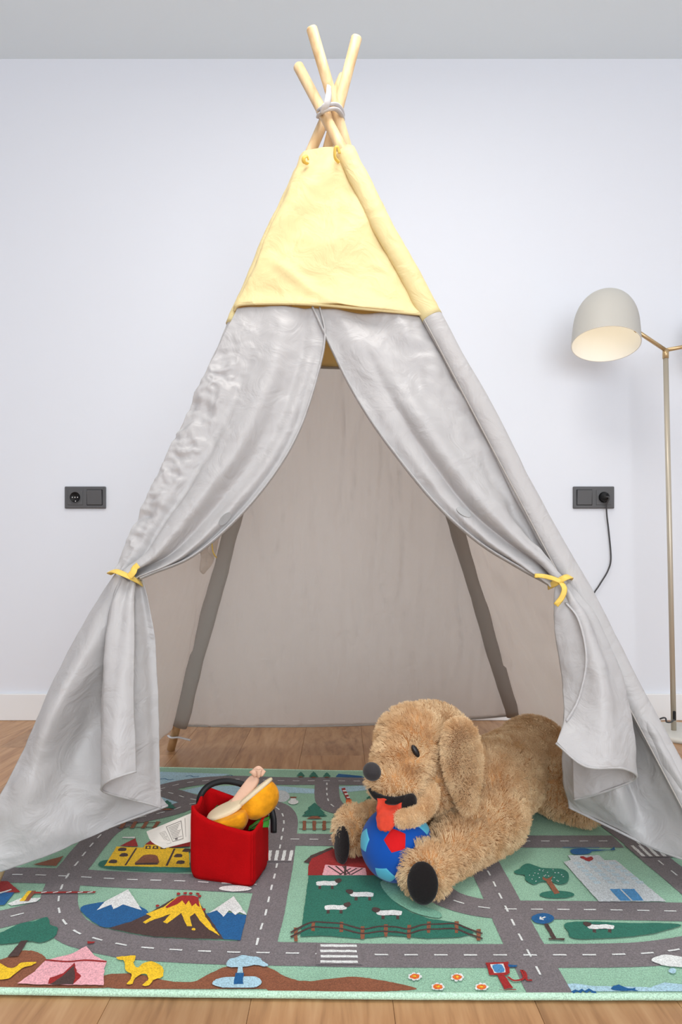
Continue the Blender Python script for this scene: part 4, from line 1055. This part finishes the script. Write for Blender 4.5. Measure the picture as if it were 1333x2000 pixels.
tube('leaf_vein', spline([P(488, 1619, 1.296), P(505, 1607, 1.295), P(524, 1600, 1.303)], 12), .0016, M_leaf2, lf, 6)
l2 = tag(empty('plush_leaf', P(430, 1575, 1.36)), 'small dark green felt leaf behind the plush bread roll', 'toy food')
loft('leaf', [[P(418, 1580, 1.37), P(430, 1577, 1.37), P(446, 1574, 1.37)], [P(424, 1573, 1.372), P(434, 1569, 1.372), P(447, 1567, 1.372)]], 12, 8, M_leaf2, l2, None, .004)

# ------------------------------------------------------------------ wall plates
def outlet(px, py, socket_left, label, plug):
    c = P(px, py, WY); o = tag(empty('wall_outlet', (c.x, WY, c.z)), label, 'outlet', 'double wall plates with socket and switch')
    y = WY
    box('frame', (c.x, y-.005, c.z), (.151, .010, .081), M_anth, o, .003)
    sx = -.0355 if socket_left else .0355
    box('socket_plate', (c.x+sx, y-.0108, c.z), (.055, .0030, .055), M_anth, o, .0012)
    lathe('socket_ring', [(.0225, .0), (.0225, .0022), (.0195, .0022), (.0190, .0)], frame_mat((c.x+sx, y-.0118, c.z), (0, -1, 0)), M_anth, o, 40)
    lathe('socket_well', [(.0001, .0006), (.0188, .0006), (.0192, .0020)], frame_mat((c.x+sx, y-.0118, c.z), (0, -1, 0)), M_black, o, 40)
    for dx, dz in (((-.0095, 0), (0, 0), (.0095, 0), (.002, -.014)) if not plug else ((.002, -.016),)):
        fell('contact', (c.x+sx+dx, y-.0138, c.z+dz), (.0022, .001, .0024), None, M_steel, o, 2)
    Rr = Matrix.Rotation(math.radians(5), 3, 'X')
    box('switch_rocker', (c.x-sx, y-.0125, c.z), (.054, .006, .054), M_anth, o, .0015, Rr)
    box('rocker_gap', (c.x-sx, y-.0098, c.z), (.058, .002, .058), M_black, o)
    return c
outlet(168, 972, True, 'anthracite wall plate left of the teepee with an empty socket', False)
oc = outlet(1159, 972, False, 'anthracite wall plate under the lamp with a cable plugged in', True)

# ------------------------------------------------------------------ floor lamp
LY = 2.36
bx_ = V(1.135, LY, 0); pt = P(1301, 684, LY); pb = P(1317, 1432, LY); pb.z = .012
lamp = tag(empty('floor_lamp', (bx_.x, LY, 0)), 'greige dome floor lamp on a thin champagne metal pole', 'lamp')
M_basep = basic('lamp_base_enamel', lin(206, 203, 194), 0.45)
lathe('base', [(.0001, .018), (.120, .018), (.127, .014), (.128, .001), (.0001, .001)], Matrix.Translation((bx_.x+.02, LY, 0)), M_basep, lamp, 64)
tube('pole', [pb, lerp(pb, pt, .5), pt-V(0, 0, .02)], .0085, M_champ, lamp, 16)
tube('collar', [pt-V(0, 0, .028), pt+V(0, 0, .002)], .0100, M_brass, lamp, 16)
ax = V(.10, .24, .96).normalized(); O = P(1184, 673, 2.30)
att = P(1247, 648, 2.32)
tube('arm', [pt, lerp(pt, att, .5), att + (att-pt).normalized()*.012], .0065, M_brass, lamp, 12)
a2 = V(pt.x+.16, LY+.02, pt.z+.035)
tube('arm', [pt, lerp(pt, a2, .5), a2], .0065, M_brass, lamp, 12)
def shade(O, ax, R_, name):
    pr = [(R_, 0), (R_*.985, .03), (R_*.965, .06), (R_*.935, .090), (R_*.87, .118), (R_*.76, .144), (R_*.60, .166), (R_*.40, .181), (R_*.2, .188), (.0005, .190)]
    q = spline([V(a, b_, 0) for a, b_ in pr], 36)
    s = lathe(name, [(max(p.x, .0004), p.y) for p in q], frame_mat(O, ax), M_shade, lamp, 64)
    lathe('lining', [(max(p.x-.003, .0003), p.y-.003*(i/35)) for i, p in enumerate(q)], frame_mat(O, ax), M_shadein, s, 64)
    lathe('rim', [(R_-.003, 0), (R_-.0015, -.0012), (R_, 0)], frame_mat(O, ax), M_shadein, s, 64)
    return s
shade(O, ax, .109, 'lamp_shade')
shade(a2 + V(.075, .02, -.05), V(-.35, .2, .9).normalized(), .075, 'lamp_shade')
M_bulb, nt, N_, L_2, bb = nmat('lit_bulb'); bb.inputs['Base Color'].default_value = (1, .9, .7, 1)
bb.inputs['Emission Color'].default_value = (1, .86, .62, 1); bb.inputs['Emission Strength'].default_value = 0.4
fell('bulb', O + ax*.125, (.022, .022, .026), frame_mat((0,0,0), ax), M_bulb, lamp, 3)
pl = bpy.data.lights.new('lamp_glow', 'POINT'); pl.energy = .12; pl.color = (1, .92, .80); pl.shadow_soft_size = .03
po = bpy.data.objects.new('lamp_glow', pl); COL.objects.link(po); po.location = O + ax*.075
# plug, cable and foot switch
pc = V(oc.x+.0355, WY-.015, oc.z)
lathe('plug', [(.0001, .022), (.010, .022), (.013, .014), (.0175, .010), (.0178, .0)], frame_mat(pc, (0, -1, 0)), M_black, lamp, 32)
cab = [pc + V(0, -.02, 0), pc + V(.008, -.028, -.004), P(1186, 985, WY-.03), P(1186, 1005, WY-.02), P(1190, 1040, WY-.012), P(1194, 1090, WY-.012), P(1188, 1115, WY-.012), P(1172, 1142, WY-.012), P(1157, 1168, WY-.014), P(1140, 1230, WY-.02), P(1140, 1320, WY-.03), V(.93, WY-.05, .02), V(.98, WY-.10, .006), V(1.03, 2.40, .02), P(1296, 1402, 2.345), P(1303, 1410, 2.343), P(1312, 1410, 2.342), P(1318, 1405, 2.343)]
tube('cable', spline(cab, 160), .0028, M_cordblk, lamp, 8)
box('inline_switch', P(1318, 1398, 2.345), (.009, .009, .032), M_black, lamp, .003)

# ------------------------------------------------------------------ unseen ceiling fixture, added to house the overhead fill light set at the top
cl = tag(empty('added_ceiling_fixture', (.1, 1.1, CZ)), 'unseen square white fixture added around the ceiling fill light', 'lamp')
bm = bmesh.new()
for sx, sy, w, d in ((0, .42, .88, .04), (0, -.42, .88, .04), (.42, 0, .04, .80), (-.42, 0, .04, .80)):
    bm_box(bm, (.1+sx, 1.1+sy, CZ-.02), (w, d, .04))
frombm('housing', bm, M_base, cl)
box('diffuser', (.1, 1.1, CZ-.012), (.80, .80, .016), M_base, cl)
